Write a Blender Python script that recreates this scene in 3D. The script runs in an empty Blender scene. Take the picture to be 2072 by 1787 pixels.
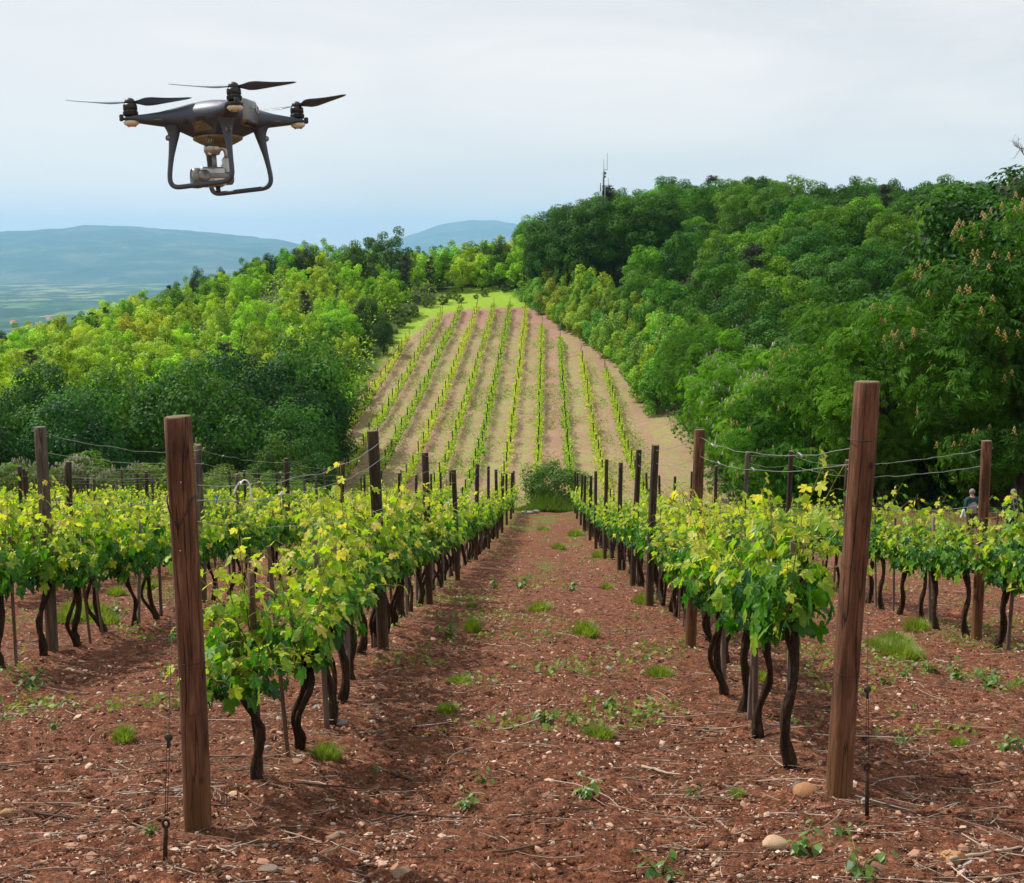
import bpy, math
import numpy as np
from mathutils import Matrix, Vector
rad = math.radians
sc = bpy.context.scene
COL = sc.collection

# ------------------------------------------------------------------ camera, sky, sun, exposure
F = 2600.0                      # focal length in photo pixels (photo width 2072)
PITCH, YAW = rad(8.6), rad(1.52)
cd = bpy.data.cameras.new('camera'); cam = bpy.data.objects.new('camera', cd); COL.objects.link(cam)
cd.sensor_width = 36; cd.lens = F / 2072 * 36; cd.clip_start = .1; cd.clip_end = 60000
cam.location = (0, 0, 0); cam.rotation_euler = (rad(90) - PITCH, 0, YAW)
sc.camera = cam

SUN_EL, SUN_AZ = 50.0, -60.0    # azimuth from +Y towards +X (negative: left of the view, beyond)
sdir = Vector((math.sin(rad(SUN_AZ)) * math.cos(rad(SUN_EL)), math.cos(rad(SUN_AZ)) * math.cos(rad(SUN_EL)), math.sin(rad(SUN_EL))))
ld = bpy.data.lights.new('sun', 'SUN'); ld.energy = 5.0; ld.angle = rad(.6); ld.color = (1, .95, .86)
lo = bpy.data.objects.new('sun', ld); COL.objects.link(lo); lo.rotation_euler = sdir.to_track_quat('Z', 'Y').to_euler()

world = bpy.data.worlds.new('World'); sc.world = world; world.use_nodes = True
wt = world.node_tree; wt.nodes.clear()
def wn(t, **k):
    n = wt.nodes.new(t)
    for a, b in k.items(): setattr(n, a, b)
    return n
wo = wn('ShaderNodeOutputWorld'); wb = wn('ShaderNodeBackground'); wb.inputs[1].default_value = .1
sky = wn('ShaderNodeTexSky', sky_type='NISHITA', sun_disc=False, sun_elevation=rad(SUN_EL), sun_rotation=rad(SUN_AZ), altitude=300, air_density=1.0, dust_density=1.5, ozone_density=1.5)
tc = wn('ShaderNodeTexCoord'); mp = wn('ShaderNodeMapping'); mp.inputs['Scale'].default_value = (1.2, 1.2, 5)
n1 = wn('ShaderNodeTexNoise'); n1.inputs['Scale'].default_value = 2.4; n1.inputs['Detail'].default_value = 6; n1.inputs['Roughness'].default_value = .55; n1.inputs['Distortion'].default_value = .5
cr = wn('ShaderNodeMapRange'); cr.inputs[1].default_value = .35; cr.inputs[2].default_value = .68; cr.inputs[3].default_value = .72; cr.inputs[4].default_value = 1.0
mx = wn('ShaderNodeMix', data_type='RGBA'); mx.inputs[7].default_value = (9.1, 8.8, 8.5, 1)
wl = wt.links.new
wl(tc.outputs['Generated'], mp.inputs[0]); wl(mp.outputs[0], n1.inputs[0]); wl(n1.outputs[0], cr.inputs[0]); wl(cr.outputs[0], mx.inputs[0])
sx = wn('ShaderNodeSeparateXYZ'); wl(tc.outputs['Generated'], sx.inputs[0])
hr = wn('ShaderNodeMapRange', interpolation_type='SMOOTHSTEP'); hr.inputs[1].default_value = -.02; hr.inputs[2].default_value = .17; hr.inputs[3].default_value = 1; hr.inputs[4].default_value = 0
hz = wn('ShaderNodeMix', data_type='RGBA', blend_type='MULTIPLY'); hz.inputs[7].default_value = (2.5, 1.85, 1.25, 1)   # the bright milky horizon of a thinly overcast sky
wl(hr.outputs[0], hz.inputs[0]); wl(mx.outputs[2], hz.inputs[6])
wl(sky.outputs[0], mx.inputs[6]); wl(hz.outputs[2], wb.inputs[0]); wl(wb.outputs[0], wo.inputs[0])

sc.view_settings.view_transform = 'Standard'; sc.view_settings.look = 'None'
sc.view_settings.exposure = 0.12; sc.view_settings.gamma = 1
try: sc.view_settings.use_curve_mapping = False
except Exception: pass
sc.render.engine = 'CYCLES'
cy = sc.cycles; cy.max_bounces = 6; cy.diffuse_bounces = 3; cy.glossy_bounces = 2; cy.transmission_bounces = 4; cy.transparent_max_bounces = 4; cy.volume_bounces = 1
cy.use_denoising = True; cy.sample_clamp_indirect = 6; cy.use_adaptive_sampling = True; cy.adaptive_threshold = .02
cy.caustics_reflective = False; cy.caustics_refractive = False

RNG = np.random.default_rng(11)

# ------------------------------------------------------------------ geometry helpers
def ray(u, v):
    cx, cyy = (u - 1036) / F, -(v - 893.5) / F
    s, c, sp, cp = math.sin(YAW), math.cos(YAW), math.sin(PITCH), math.cos(PITCH)
    r = np.array((c, s, 0)); up = np.array((-s * sp, c * sp, cp)); f = np.array((-s * cp, c * cp, -sp))
    return f + cx * r + cyy * up
def at(u, v, y):
    d = ray(u, v); return d * (y / d[1])

def mk(name, V, Fs, mats, parent=None, smooth=False, attrs=None, midx=None, loc=None):
    """one mesh object from arrays: Fs is a list of (n,k) index arrays"""
    me = bpy.data.meshes.new(name)
    V = np.asarray(V, dtype=np.float32).reshape(-1, 3)
    Fs = [np.asarray(f, dtype=np.int32) for f in Fs if len(f)]
    me.vertices.add(len(V)); me.vertices.foreach_set('co', V.ravel())
    tot = np.concatenate([np.full(len(f), f.shape[1], dtype=np.int32) for f in Fs]) if Fs else np.zeros(0, np.int32)
    idx = np.concatenate([f.ravel() for f in Fs]) if Fs else np.zeros(0, np.int32)
    me.loops.add(len(idx)); me.loops.foreach_set('vertex_index', idx)
    me.polygons.add(len(tot)); st = np.concatenate([[0], np.cumsum(tot)[:-1]]).astype(np.int32)
    me.polygons.foreach_set('loop_start', st); me.polygons.foreach_set('loop_total', tot)
    if midx is not None:
        mi = np.concatenate([np.full(len(f), m, dtype=np.int32) for f, m in zip(Fs, midx)])
        me.polygons.foreach_set('material_index', mi)
    me.update(calc_edges=True)
    me.polygons.foreach_set('use_smooth', np.full(len(tot), smooth, dtype=bool))
    for k, a in (attrs or {}).items():
        a = np.asarray(a, dtype=np.float32)
        if a.ndim == 1:
            at_ = me.attributes.new(k, 'FLOAT', 'POINT'); at_.data.foreach_set('value', a)
        else:
            at_ = me.attributes.new(k, 'FLOAT_COLOR', 'POINT')
            at_.data.foreach_set('color', np.hstack([a, np.ones((len(a), 1), np.float32)]).astype(np.float32).ravel())
    for m in (mats if isinstance(mats, (list, tuple)) else [mats]): me.materials.append(m)
    o = bpy.data.objects.new(name, me); COL.objects.link(o)
    if parent is not None: o.parent = parent
    if loc is not None: o.location = loc
    return o

class MB:
    """collects shapes into one mesh"""
    def __init__(s): s.V = []; s.F = []; s.n = 0; s.A = []
    def add(s, V, Fs, tint=.5):
        V = np.asarray(V, float).reshape(-1, 3)
        for f in Fs:
            if len(f): s.F.append(np.asarray(f) + s.n)
        s.V.append(V); s.A.append(np.broadcast_to(np.asarray(tint, float), (len(V),))); s.n += len(V); return s
    def build(s, name, mat, parent=None, smooth=True, loc=None):
        return mk(name, np.concatenate(s.V), s.F, mat, parent, smooth, {'tint': np.concatenate(s.A)}, loc=loc)
    def arrays(s): return np.concatenate(s.V), s.F

def tube(P, R, seg=8, cap=True, lump=0, seed=0, flat=None):
    P = np.asarray(P, float); n = len(P); R = np.broadcast_to(np.asarray(R, float), (n,))
    T = np.gradient(P, axis=0); T /= np.linalg.norm(T, axis=1)[:, None] + 1e-9
    ref = np.array((0., 0, 1)) if abs(T[0][2]) < .9 else np.array((1., 0, 0))
    rr = np.random.default_rng(seed); V = []
    x = np.cross(ref, T[0]); x /= np.linalg.norm(x)
    for i in range(n):
        x = x - T[i] * np.dot(x, T[i]); x /= np.linalg.norm(x) + 1e-9; y = np.cross(T[i], x)
        a = np.arange(seg) * 2 * math.pi / seg
        r = R[i] * (1 + lump * rr.uniform(-1, 1, seg))
        fy = 1 if flat is None else flat
        V.append(P[i] + (np.cos(a) * r)[:, None] * x + (np.sin(a) * r * fy)[:, None] * y)
    V = np.concatenate(V); i, j = np.meshgrid(np.arange(n - 1), np.arange(seg), indexing='ij'); j2 = (j + 1) % seg
    Q = np.stack([i * seg + j, i * seg + j2, (i + 1) * seg + j2, (i + 1) * seg + j], -1).reshape(-1, 4)
    Fs = [Q]
    if cap: Fs += [np.arange(seg)[::-1][None], ((n - 1) * seg + np.arange(seg))[None]]
    return V, Fs
def lathe(prof, seg=24, c=(0, 0, 0)):
    prof = np.asarray(prof, float); n = len(prof); a = np.arange(seg) * 2 * math.pi / seg
    V = np.stack([np.outer(prof[:, 0], np.cos(a)), np.outer(prof[:, 0], np.sin(a)), np.repeat(prof[:, 1][:, None], seg, 1)], -1).reshape(-1, 3) + np.array(c)
    i, j = np.meshgrid(np.arange(n - 1), np.arange(seg), indexing='ij'); j2 = (j + 1) % seg
    Q = np.stack([i * seg + j, i * seg + j2, (i + 1) * seg + j2, (i + 1) * seg + j], -1).reshape(-1, 4)
    return V, [Q, np.arange(seg)[::-1][None], ((n - 1) * seg + np.arange(seg))[None]]
def rbox(c, s, b=.15, R=None):
    """box with bevelled edges (b as a fraction of the smallest side)"""
    bm_ = bmesh_new_box(s, b)
    V, Fs = bm_
    if R is not None: V = V @ np.asarray(R).T
    return V + np.array(c), Fs
import bmesh
def bmesh_new_box(s, b):
    bm = bmesh.new(); bmesh.ops.create_cube(bm, size=1)
    for v in bm.verts: v.co = Vector((v.co.x * s[0], v.co.y * s[1], v.co.z * s[2]))
    w = b * min(s)
    if w > 0: bmesh.ops.bevel(bm, geom=list(bm.edges), offset=w, segments=2, affect='EDGES', profile=.5)
    bm.verts.ensure_lookup_table(); bm.faces.ensure_lookup_table()
    V = np.array([v.co[:] for v in bm.verts]); by = {}
    for f in bm.faces: by.setdefault(len(f.verts), []).append([v.index for v in f.verts])
    bm.verts.index_update(); bm.free()
    return V, [np.array(x) for x in by.values()]
def rotm(axis, deg): return np.array(Matrix.Rotation(rad(deg), 3, axis))

def hsh(i, j, s):
    n = (i * 374761393 + j * 668265263 + s * 1442695041) & 0xffffffff
    n = ((n ^ (n >> 13)) * 1274126177) & 0xffffffff
    return ((n ^ (n >> 16)) & 0xffffff) / float(0xffffff)
def vnoise(x, y, s=0):
    x = np.asarray(x, float); y = np.asarray(y, float)
    xi = np.floor(x).astype(np.int64); yi = np.floor(y).astype(np.int64); fx = x - xi; fy = y - yi
    fx = fx * fx * (3 - 2 * fx); fy = fy * fy * (3 - 2 * fy)
    a = hsh(xi, yi, s); b = hsh(xi + 1, yi, s); c = hsh(xi, yi + 1, s); d = hsh(xi + 1, yi + 1, s)
    return (a * (1 - fx) + b * fx) * (1 - fy) + (c * (1 - fx) + d * fx) * fy
def fbm(x, y, o=4, s=0, g=.5):
    t = 0; a = 1; n = 0
    for k in range(o): t = t + a * vnoise(x * 2 ** k, y * 2 ** k, s + k * 17); n += a; a *= g
    return t / n
def smooth(a, b, x): t = np.clip((np.asarray(x, float) - a) / (b - a), 0, 1); return t * t * (3 - 2 * t)

# ------------------------------------------------------------------ terrain height
SL = .1934; EYE = 1.58
_py = np.array([-60, 30, 45, 58, 66, 72, 80, 88, 97, 108, 131, 164, 189, 210, 231, 240, 255, 270, 300, 330, 370, 450, 560, 700])
_pz = np.array([-EYE + 60 * SL, -EYE - 30 * SL, -10.2, -12.35, -13.6, -15.6, -18.3, -20.2, -21.2, -21.7, -21.2, -19.1, -17.0, -15.0, -12.75, -11.9, -10.4, -9.0, -7.2, -7.0, -12, -34, -62, -90])
_yy = np.arange(-60, 700, .5); _zz = np.interp(_yy, _py, _pz)
_k = np.hanning(17); _k /= _k.sum(); _zs = np.convolve(np.pad(_zz, 8, mode='reflect', reflect_type='odd'), _k, 'valid')
def P0(y):
    y = np.asarray(y, float); a = np.interp(y, _yy, _zs)
    return np.where(y < 38, -EYE - SL * y, a)
_ex = np.array([60, 75, 100, 120, 140, 160, 180, 200, 220, 240, 255, 275, 300, 400]); _ev = np.array([10.5, 12.5, 14.8, 14.2, 13.2, 12.4, 11.2, 8.2, 3.5, -3, -7, -11, -14, -25])
def edgeR(y): return np.interp(y, _ex, _ev)                 # right-hand wood's edge
_lx = np.array([60, 90, 120, 140, 160, 180, 200, 220, 240, 260, 300]); _lv = np.array([-40, -27, -21.5, -20.5, -21, -23.5, -26, -26, -25, -22, -20])
def edgeL(y): return np.interp(y, _lx, _lv)                 # left-hand wood's edge
def H(x, y):
    x = np.asarray(x, float); y = np.asarray(y, float)
    z = P0(y)
    L = np.interp(x, [-300, -200, -119, -92, -65, -52, -22, 0], [-70, -44, -17, -9.5, -1.0, 1.2, .3, 0])
    z = z + L * smooth(95, 270, y)
    d = x - edgeR(y)
    A = np.interp(y, [50, 80, 110, 140, 180, 230, 300, 380], [0, 2, 6, 10, 13.5, 14.5, 11, 4])
    z = z + A * smooth(-3, 34, d)
    z = z + (fbm(x * .05 + 9, y * .05, 3, 5) - .5) * 1.6 * smooth(80, 110, y)
    return z
def Hn(x, y):
    """height of the near ground with its ruts and clods"""
    x = np.asarray(x, float); y = np.asarray(y, float); z = H(x, y)
    w = smooth(80, 60, y)
    rx = np.mod(x + 1.57 + 1.51, 3.02) - 1.51                # 0 on a row
    z = z + w * (.05 * np.exp(-(rx / .34) ** 2) - .028 * np.exp(-((np.abs(rx) - .85) / .2) ** 2))
    z = z + w * ((fbm(x * 1.3, y * 1.3, 3, 3) - .5) * .07 + (fbm(x * 6, y * 6, 3, 8) - .5) * .035)
    return z
def onground(u, v):
    """point of the near slope seen at photo pixel u, v"""
    d = ray(u, v); t = EYE / (-d[2] - SL * d[1]); p = d * t
    for _ in range(6):
        e = p[2] - float(Hn(p[0], p[1])); t += e / (-d[2] - SL * d[1]) ; p = d * t
    return p

# ------------------------------------------------------------------ materials
class Mat:
    def __init__(s, name, rough=.8, spec=.3, metal=0.):
        s.m = bpy.data.materials.new(name); s.m.use_nodes = True; s.t = s.m.node_tree; s.t.nodes.clear()
        s.out = s.n('ShaderNodeOutputMaterial'); s.b = s.n('ShaderNodeBsdfPrincipled')
        s.b.inputs['Roughness'].default_value = rough; s.b.inputs['Specular IOR Level'].default_value = spec; s.b.inputs['Metallic'].default_value = metal
        s.l(s.b.outputs[0], s.out.inputs[0])
    def n(s, t, **k):
        q = s.t.nodes.new(t)
        for a, b in k.items(): setattr(q, a, b)
        return q
    def l(s, a, b): s.t.links.new(a, b)
    def co(s, kind='Object', scale=(1, 1, 1)):
        t = s.n('ShaderNodeTexCoord'); m = s.n('ShaderNodeMapping'); m.inputs['Scale'].default_value = scale; s.l(t.outputs[kind], m.inputs[0]); return m.outputs[0]
    def noise(s, v, sc_, det=5, rough=.55, dist=0):
        q = s.n('ShaderNodeTexNoise'); q.inputs['Scale'].default_value = sc_; q.inputs['Detail'].default_value = det; q.inputs['Roughness'].default_value = rough; q.inputs['Distortion'].default_value = dist
        s.l(v, q.inputs['Vector']); return q.outputs[0]
    def vor(s, v, sc_, out='Distance', feat='F1', rnd=1):
        q = s.n('ShaderNodeTexVoronoi', feature=feat); q.inputs['Scale'].default_value = sc_; q.inputs['Randomness'].default_value = rnd; s.l(v, q.inputs['Vector']); return q.outputs[out]
    def ramp(s, f, stops, interp='LINEAR'):
        q = s.n('ShaderNodeValToRGB'); q.color_ramp.interpolation = interp; e = q.color_ramp.elements
        while len(e) < len(stops): e.new(.5)
        for a, (p, c) in zip(e, stops): a.position = p; a.color = (*c, 1) if len(c) == 3 else c
        s.l(f, q.inputs[0]); return q.outputs[0]
    def rng(s, f, a, b, c=0, d=1):
        q = s.n('ShaderNodeMapRange'); s.l(f, q.inputs[0])
        for i, v in enumerate((a, b, c, d)): q.inputs[i + 1].default_value = v
        return q.outputs[0]
    def math(s, op, a, b=None, clamp=False):
        q = s.n('ShaderNodeMath', operation=op, use_clamp=clamp)
        for i, v in enumerate((a, b)):
            if v is None: continue
            if hasattr(v, 'is_linked'): s.l(v, q.inputs[i])
            else: q.inputs[i].default_value = v
        return q.outputs[0]
    def mix(s, f, a, b, mode='MIX'):
        q = s.n('ShaderNodeMix', data_type='RGBA', blend_type=mode)
        for i, v in ((0, f), (6, a), (7, b)):
            if hasattr(v, 'is_linked'): s.l(v, q.inputs[i])
            else: q.inputs[i].default_value = v if i == 0 else ((*v, 1) if len(v) == 3 else v)
        return q.outputs[2]
    def attr(s, name, out='Fac'): q = s.n('ShaderNodeAttribute', attribute_name=name); return q.outputs[out]
    def bump(s, h, st=.5, d=.02):
        q = s.n('ShaderNodeBump'); q.inputs['Strength'].default_value = st; q.inputs['Distance'].default_value = d; s.l(h, q.inputs['Height']); s.l(q.outputs[0], s.b.inputs['Normal']); return q
    def base(s, c):
        if hasattr(c, 'is_linked'): s.l(c, s.b.inputs['Base Color'])
        else: s.b.inputs['Base Color'].default_value = (*c, 1)
        return s

def leaf_mat(name, dark, light, trans=.45, tcol=None, rough=.45, use_obj=False, spec=.35, ramp_=None):
    """two-sided leaf: colour runs from dark to light with each leaf's own tint"""
    m = Mat(name, rough, spec); t = m.attr('tint')
    if use_obj:
        oi = m.n('ShaderNodeObjectInfo'); c = m.mix(t, (.32, .40, .42), (1.55, 1.42, .95)); c = m.mix(1.0, c, oi.outputs['Color'], 'MULTIPLY')
    elif ramp_: c = m.ramp(t, ramp_)
    else: c = m.ramp(t, [(0, dark), (.5, tuple((a + b) / 2 for a, b in zip(dark, light))), (1, light)])
    m.base(c)
    tr = m.n('ShaderNodeBsdfTranslucent')
    tc_ = m.mix(1.0, c, tcol or (1.5, 1.45, .55), 'MULTIPLY'); m.l(tc_, tr.inputs[0])
    ms = m.n('ShaderNodeMixShader'); ms.inputs[0].default_value = trans
    m.l(m.b.outputs[0], ms.inputs[1]); m.l(tr.outputs[0], ms.inputs[2]); m.l(ms.outputs[0], m.out.inputs[0])
    return m.m
M = {}
def make_materials():
    # reddish stony soil of the near vineyard
    m = Mat('red_soil', .95, .15); v = m.co('Object')
    a = m.noise(v, 1.1, 6, .6); b = m.noise(v, 14, 8, .7); c_ = m.ramp(b, [(.32, (.028, .009, .005)), (.5, (.140, .049, .025)), (.66, (.33, .138, .078))])
    c = m.mix(m.rng(a, .35, .65), c_, m.mix(.5, c_, (.165, .074, .042)))
    peb = m.vor(v, 26); pc = m.vor(v, 26, 'Color'); sep = m.n('ShaderNodeSeparateColor'); m.l(pc, sep.inputs[0])
    keep = m.math('MULTIPLY', m.rng(sep.outputs[0], .66, .70), m.rng(peb, .30, .20))
    pcol = m.ramp(sep.outputs[1], [(0, (.20, .10, .06)), (.5, (.36, .22, .15)), (1, (.50, .40, .31))])
    c = m.mix(keep, c, pcol)
    peb2 = m.vor(v, 75); pc2 = m.vor(v, 75, 'Color'); sp2 = m.n('ShaderNodeSeparateColor'); m.l(pc2, sp2.inputs[0])
    k2 = m.math('MULTIPLY', m.rng(sp2.outputs[0], .74, .78), m.rng(peb2, .34, .2)); c = m.mix(m.math('MULTIPLY', k2, .7), c, (.30, .19, .12)); fine = m.noise(v, 70, 4, .8); c = m.mix(1.0, c, m.ramp(fine, [(.34, (.34, .31, .30)), (.5, (1., 1., 1.)), (.64, (1.95, 1.85, 1.8))]), 'MULTIPLY')
    g = m.attr('green'); c = m.mix(g, c, m.ramp(b, [(.3, (.05, .07, .014)), (.6, (.13, .17, .03))]))
    m.base(c); h = m.math('ADD', m.math('MULTIPLY', keep, .5), m.math('ADD', m.math('ADD', b, m.math('MULTIPLY', fine, .6)), m.math('MULTIPLY', k2, .3))); m.bump(h, 1.0, .026); M['soil'] = m.m
    # far terrain: field soil, meadow, woodland floor by painted zone
    m = Mat('hill_ground', .95, .1); v = m.co('Object')
    n1 = m.noise(v, .18, 5, .6); n2 = m.noise(v, 1.3, 6, .7); n3 = m.noise(v, 5, 4, .7)
    soil = m.ramp(n3, [(.3, (.20, .115, .085)), (.5, (.30, .18, .135)), (.7, (.43, .285, .225))])
    soil = m.mix(m.rng(n1, .4, .65), soil, (.27, .15, .115))
    f = m.attr('fieldgreen'); gs = m.math('MULTIPLY', f, m.rng(n2, .42, .62)); soil = m.mix(gs, soil, m.ramp(n3, [(.3, (.15, .25, .04)), (.7, (.27, .34, .08))]))
    mead = m.ramp(n2, [(.3, (.15, .27, .02)), (.6, (.24, .36, .035)), (.8, (.34, .38, .06))])
    wood = m.ramp(n2, [(.3, (.02, .035, .010)), (.7, (.05, .075, .02))])
    c = m.mix(m.attr('meadow'), wood, mead); c = m.mix(m.attr('field'), c, soil); m.base(c); m.bump(n3, .5, .1); M['hill'] = m.m
    # the distant plain and mountains
    m = Mat('plain', 1, 0); v = m.co('Object', (1, .55, 1))
    pc = m.vor(v, .0028, 'Color'); sp = m.n('ShaderNodeSeparateColor'); m.l(pc, sp.inputs[0])
    c = m.ramp(sp.outputs[0], [(0, (.05, .10, .03)), (.35, (.10, .17, .05)), (.6, (.17, .22, .08)), (.8, (.26, .24, .12)), (1, (.04, .07, .03))], 'CONSTANT')
    n = m.noise(v, .004, 8, .65); c = m.mix(m.rng(n, .45, .52), c, (.022, .05, .018)); m.base(c); M['plain'] = m.m
    m = Mat('mountain_forest', 1, 0); v = m.co('Object'); n = m.noise(v, .0016, 10, .7)
    m.base(m.ramp(n, [(.3, (.012, .035, .02)), (.5, (.035, .07, .035)), (.60, (.11, .13, .07)), (.72, (.035, .07, .035))])); m.bump(n, 1, 60); M['mount'] = m.m
    # posts
    def post(name, c1, c2, c3, foot):
        m = Mat(name, .8, .25); v = m.co('Object', (1, 1, .09)); r = m.n('ShaderNodeObjectInfo').outputs['Random']
        w4 = m.n('ShaderNodeTexNoise', noise_dimensions='4D'); w4.inputs['Scale'].default_value = 34; w4.inputs['Detail'].default_value = 7; w4.inputs['Roughness'].default_value = .65; w4.inputs['Distortion'].default_value = .8
        m.l(v, w4.inputs['Vector']); m.l(m.math('MULTIPLY', r, 30), w4.inputs['W']); g = w4.outputs[0]
        c = m.ramp(g, [(.3, c1), (.52, c2), (.72, c3)])
        blot = m.noise(m.co('Object', (6, 6, 1.4)), 1, 4, .6); c = m.mix(m.rng(blot, .48, .72), c, c1)
        v2 = m.co('Object', (1, 1, .045)); cr_ = m.n('ShaderNodeTexNoise', noise_dimensions='4D'); cr_.inputs['Scale'].default_value = 17; cr_.inputs['Detail'].default_value = 3; m.l(v2, cr_.inputs['Vector']); m.l(m.math('MULTIPLY', r, 11), cr_.inputs['W'])
        ck = m.rng(m.math('ABSOLUTE', m.math('SUBTRACT', cr_.outputs[0], .5)), .002, .014, 1, 0); c = m.mix(m.math('MULTIPLY', ck, .85), c, (.012, .007, .004))
        vv = m.co('Object', (1, 1, 1)); kn = m.vor(m.co('Object', (1, 1, .8)), 5.5); c = m.mix(m.rng(kn, .055, .10, .8, 0), c, (.02, .009, .005))
        sx = m.n('ShaderNodeSeparateXYZ'); m.l(vv, sx.inputs[0]); c = m.mix(m.rng(sx.outputs[2], .04, .42, .45, 0), c, foot)
        m.base(c); m.bump(m.math('SUBTRACT', g, m.math('MULTIPLY', ck, 1.2)), .8, .006); return m.m
    M['post_brown'] = post('post_brown', (.030, .013, .008), (.13, .058, .031), (.25, .125, .072), (.20, .10, .035))
    M['post_dark'] = post('post_dark', (.020, .015, .011), (.052, .038, .026), (.105, .078, .052), (.12, .062, .025))
    M['post_grey'] = post('post_grey', (.045, .038, .030), (.115, .096, .076), (.20, .17, .135), (.13, .09, .05))
    m = Mat('end_grain', .9, .1); v = m.co('Object'); w = m.n('ShaderNodeTexWave', wave_type='RINGS', rings_direction='Z'); w.inputs['Scale'].default_value = 60; w.inputs['Distortion'].default_value = 3; m.l(v, w.inputs[0])
    m.base(m.mix(m.rng(m.noise(v, 30), .4, .6), m.ramp(w.outputs[0], [(0, (.11, .08, .05)), (1, (.22, .17, .11))]), (.13, .13, .07))); M['grain'] = m.m
    m = Mat('stake_wood', .85, .2); v = m.co('Object', (1, 1, .08)); g = m.noise(v, 45, 6, .6); r = m.n('ShaderNodeObjectInfo').outputs['Random']
    c = m.mix(r, m.ramp(g, [(.3, (.055, .032, .022)), (.7, (.15, .09, .062))]), m.ramp(g, [(.3, (.10, .088, .078)), (.7, (.25, .22, .19))])); m.base(c); m.bump(g, .5, .004); M['stake'] = m.m
    m = Mat('vine_bark', .95, .1); v = m.co('Object', (1, 1, .22)); g = m.noise(v, 55, 8, .7, .6)
    m.base(m.ramp(g, [(.3, (.012, .008, .006)), (.55, (.045, .028, .019)), (.75, (.12, .078, .052))])); m.bump(g, 1, .012); M['bark'] = m.m
    m = Mat('tree_bark', .95, .1); v = m.co('Object', (1, 1, .3)); g = m.noise(v, 9, 8, .7, .6)
    m.base(m.ramp(g, [(.3, (.025, .019, .014)), (.7, (.13, .105, .08))])); m.bump(g, 1, .04); M['tbark'] = m.m
    m = Mat('dry_bark', .95, .1); m.base((.16, .14, .12)); M['dry'] = m.m
    m = Mat('shoot_stem', .6, .3); m.base(m.mix(m.attr('tint'), (.045, .03, .014), (.24, .22, .04))); M['shoot'] = m.m
    m = Mat('wire', .38, .5, .9); v = m.co('Object'); m.base(m.ramp(m.noise(v, 3, 4), [(.35, (.30, .29, .27)), (.65, (.52, .52, .50))])); M['wire'] = m.m
    m = Mat('dark_wire', .6, .4, .6); m.base((.05, .042, .038)); M['dwire'] = m.m
    m = Mat('rusty_iron', .85, .3, .4); v = m.co('Object'); m.base(m.ramp(m.noise(v, 40), [(.35, (.025, .017, .015)), (.65, (.075, .040, .028))])); M['rust'] = m.m
    m = Mat('blue_cord', .6, .3); m.base((.02, .16, .42)); M['blue'] = m.m
    m = Mat('green_tie', .6, .3); m.base((.02, .16, .10)); M['gtie'] = m.m
    m = Mat('white_plastic', .5, .4); m.base((.78, .78, .76)); M['white'] = m.m
    # leaves
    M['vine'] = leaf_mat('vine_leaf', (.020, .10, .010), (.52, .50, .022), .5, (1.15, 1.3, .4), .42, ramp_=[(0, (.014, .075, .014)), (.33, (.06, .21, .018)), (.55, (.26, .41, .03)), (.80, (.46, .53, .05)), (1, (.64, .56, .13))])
    M['crown'] = leaf_mat('tree_leaf', None, None, .34, (1.3, 1.4, .4), .6, True, .18)
    M['needle'] = leaf_mat('pine_needle', (.012, .028, .014), (.045, .065, .028), .1, None, .6)
    M['grass'] = leaf_mat('grass_blade', (.05, .12, .015), (.28, .36, .06), .4, None, .5)
    M['herb'] = leaf_mat('herb_leaf', (.03, .10, .018), (.16, .28, .045), .35, None, .4)
    m = leaf_mat('blossom_orange', (.36, .25, .05), (.52, .42, .14), .3, (1, 1, 1)); M['blossom_orange'] = m
    m = leaf_mat('blossom_white', (.40, .34, .30), (.66, .60, .55), .3, (1, 1, 1)); M['blossom_white'] = m
    # litter
    def bits(name, stops, rough=.85):
        m = Mat(name, rough, .2); m.base(m.ramp(m.attr('tint'), stops)); v = m.co('Object'); m.bump(m.noise(v, 60, 4), .4, .004); return m.m
    M['stone'] = bits('stone', [(0, (.14, .060, .036)), (.35, (.27, .135, .085)), (.6, (.42, .25, .17)), (.82, (.54, .40, .30)), (.93, (.26, .25, .24)), (1, (.64, .55, .45))])
    M['twig'] = bits('twig', [(0, (.03, .019, .013)), (.4, (.13, .08, .055)), (.7, (.32, .24, .18)), (1, (.52, .46, .39))])
    M['chip'] = bits('chip', [(0, (.05, .022, .013)), (.4, (.19, .09, .055)), (.7, (.46, .31, .21)), (1, (.68, .55, .42))])
    # big stone
    m = Mat('rock', .85, .2); v = m.co('Object'); r = m.n('ShaderNodeObjectInfo'); g = m.noise(v, 18, 6, .65)
    m.base(m.mix(1.0, m.ramp(g, [(.3, (.55, .5, .48)), (.7, (1.1, 1.05, 1.0))]), r.outputs['Color'], 'MULTIPLY')); m.bump(g, .8, .01); M['rock'] = m.m
    # drone
    def pl(name, c, rough, metal=0, spec=.5):
        m = Mat(name, rough, spec, metal); m.base(c); v = m.co('Object'); m.bump(m.noise(v, 900, 2), .05, .0005); M[name] = m.m; return m
    pl('drone_shell', (.045, .060, .088), .5, .2); pl('drone_dark', (.016, .017, .02), .5); pl('drone_motor', (.03, .033, .038), .32, .6)
    pl('drone_blade', (.05, .085, .14), .3, .1); pl('drone_silver', (.42, .42, .42), .33, .85); pl('drone_grey', (.20, .20, .205), .38, .6)
    pl('drone_gold', (.19, .165, .10), .45, .4); pl('drone_cream', (.60, .56, .42), .5); pl('drone_red', (.75, .12, .05), .4); pl('drone_green', (.05, .40, .22), .4)
    m = Mat('lens_glass', .08, .8); m.base((.01, .012, .018)); M['lens'] = m.m
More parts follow.
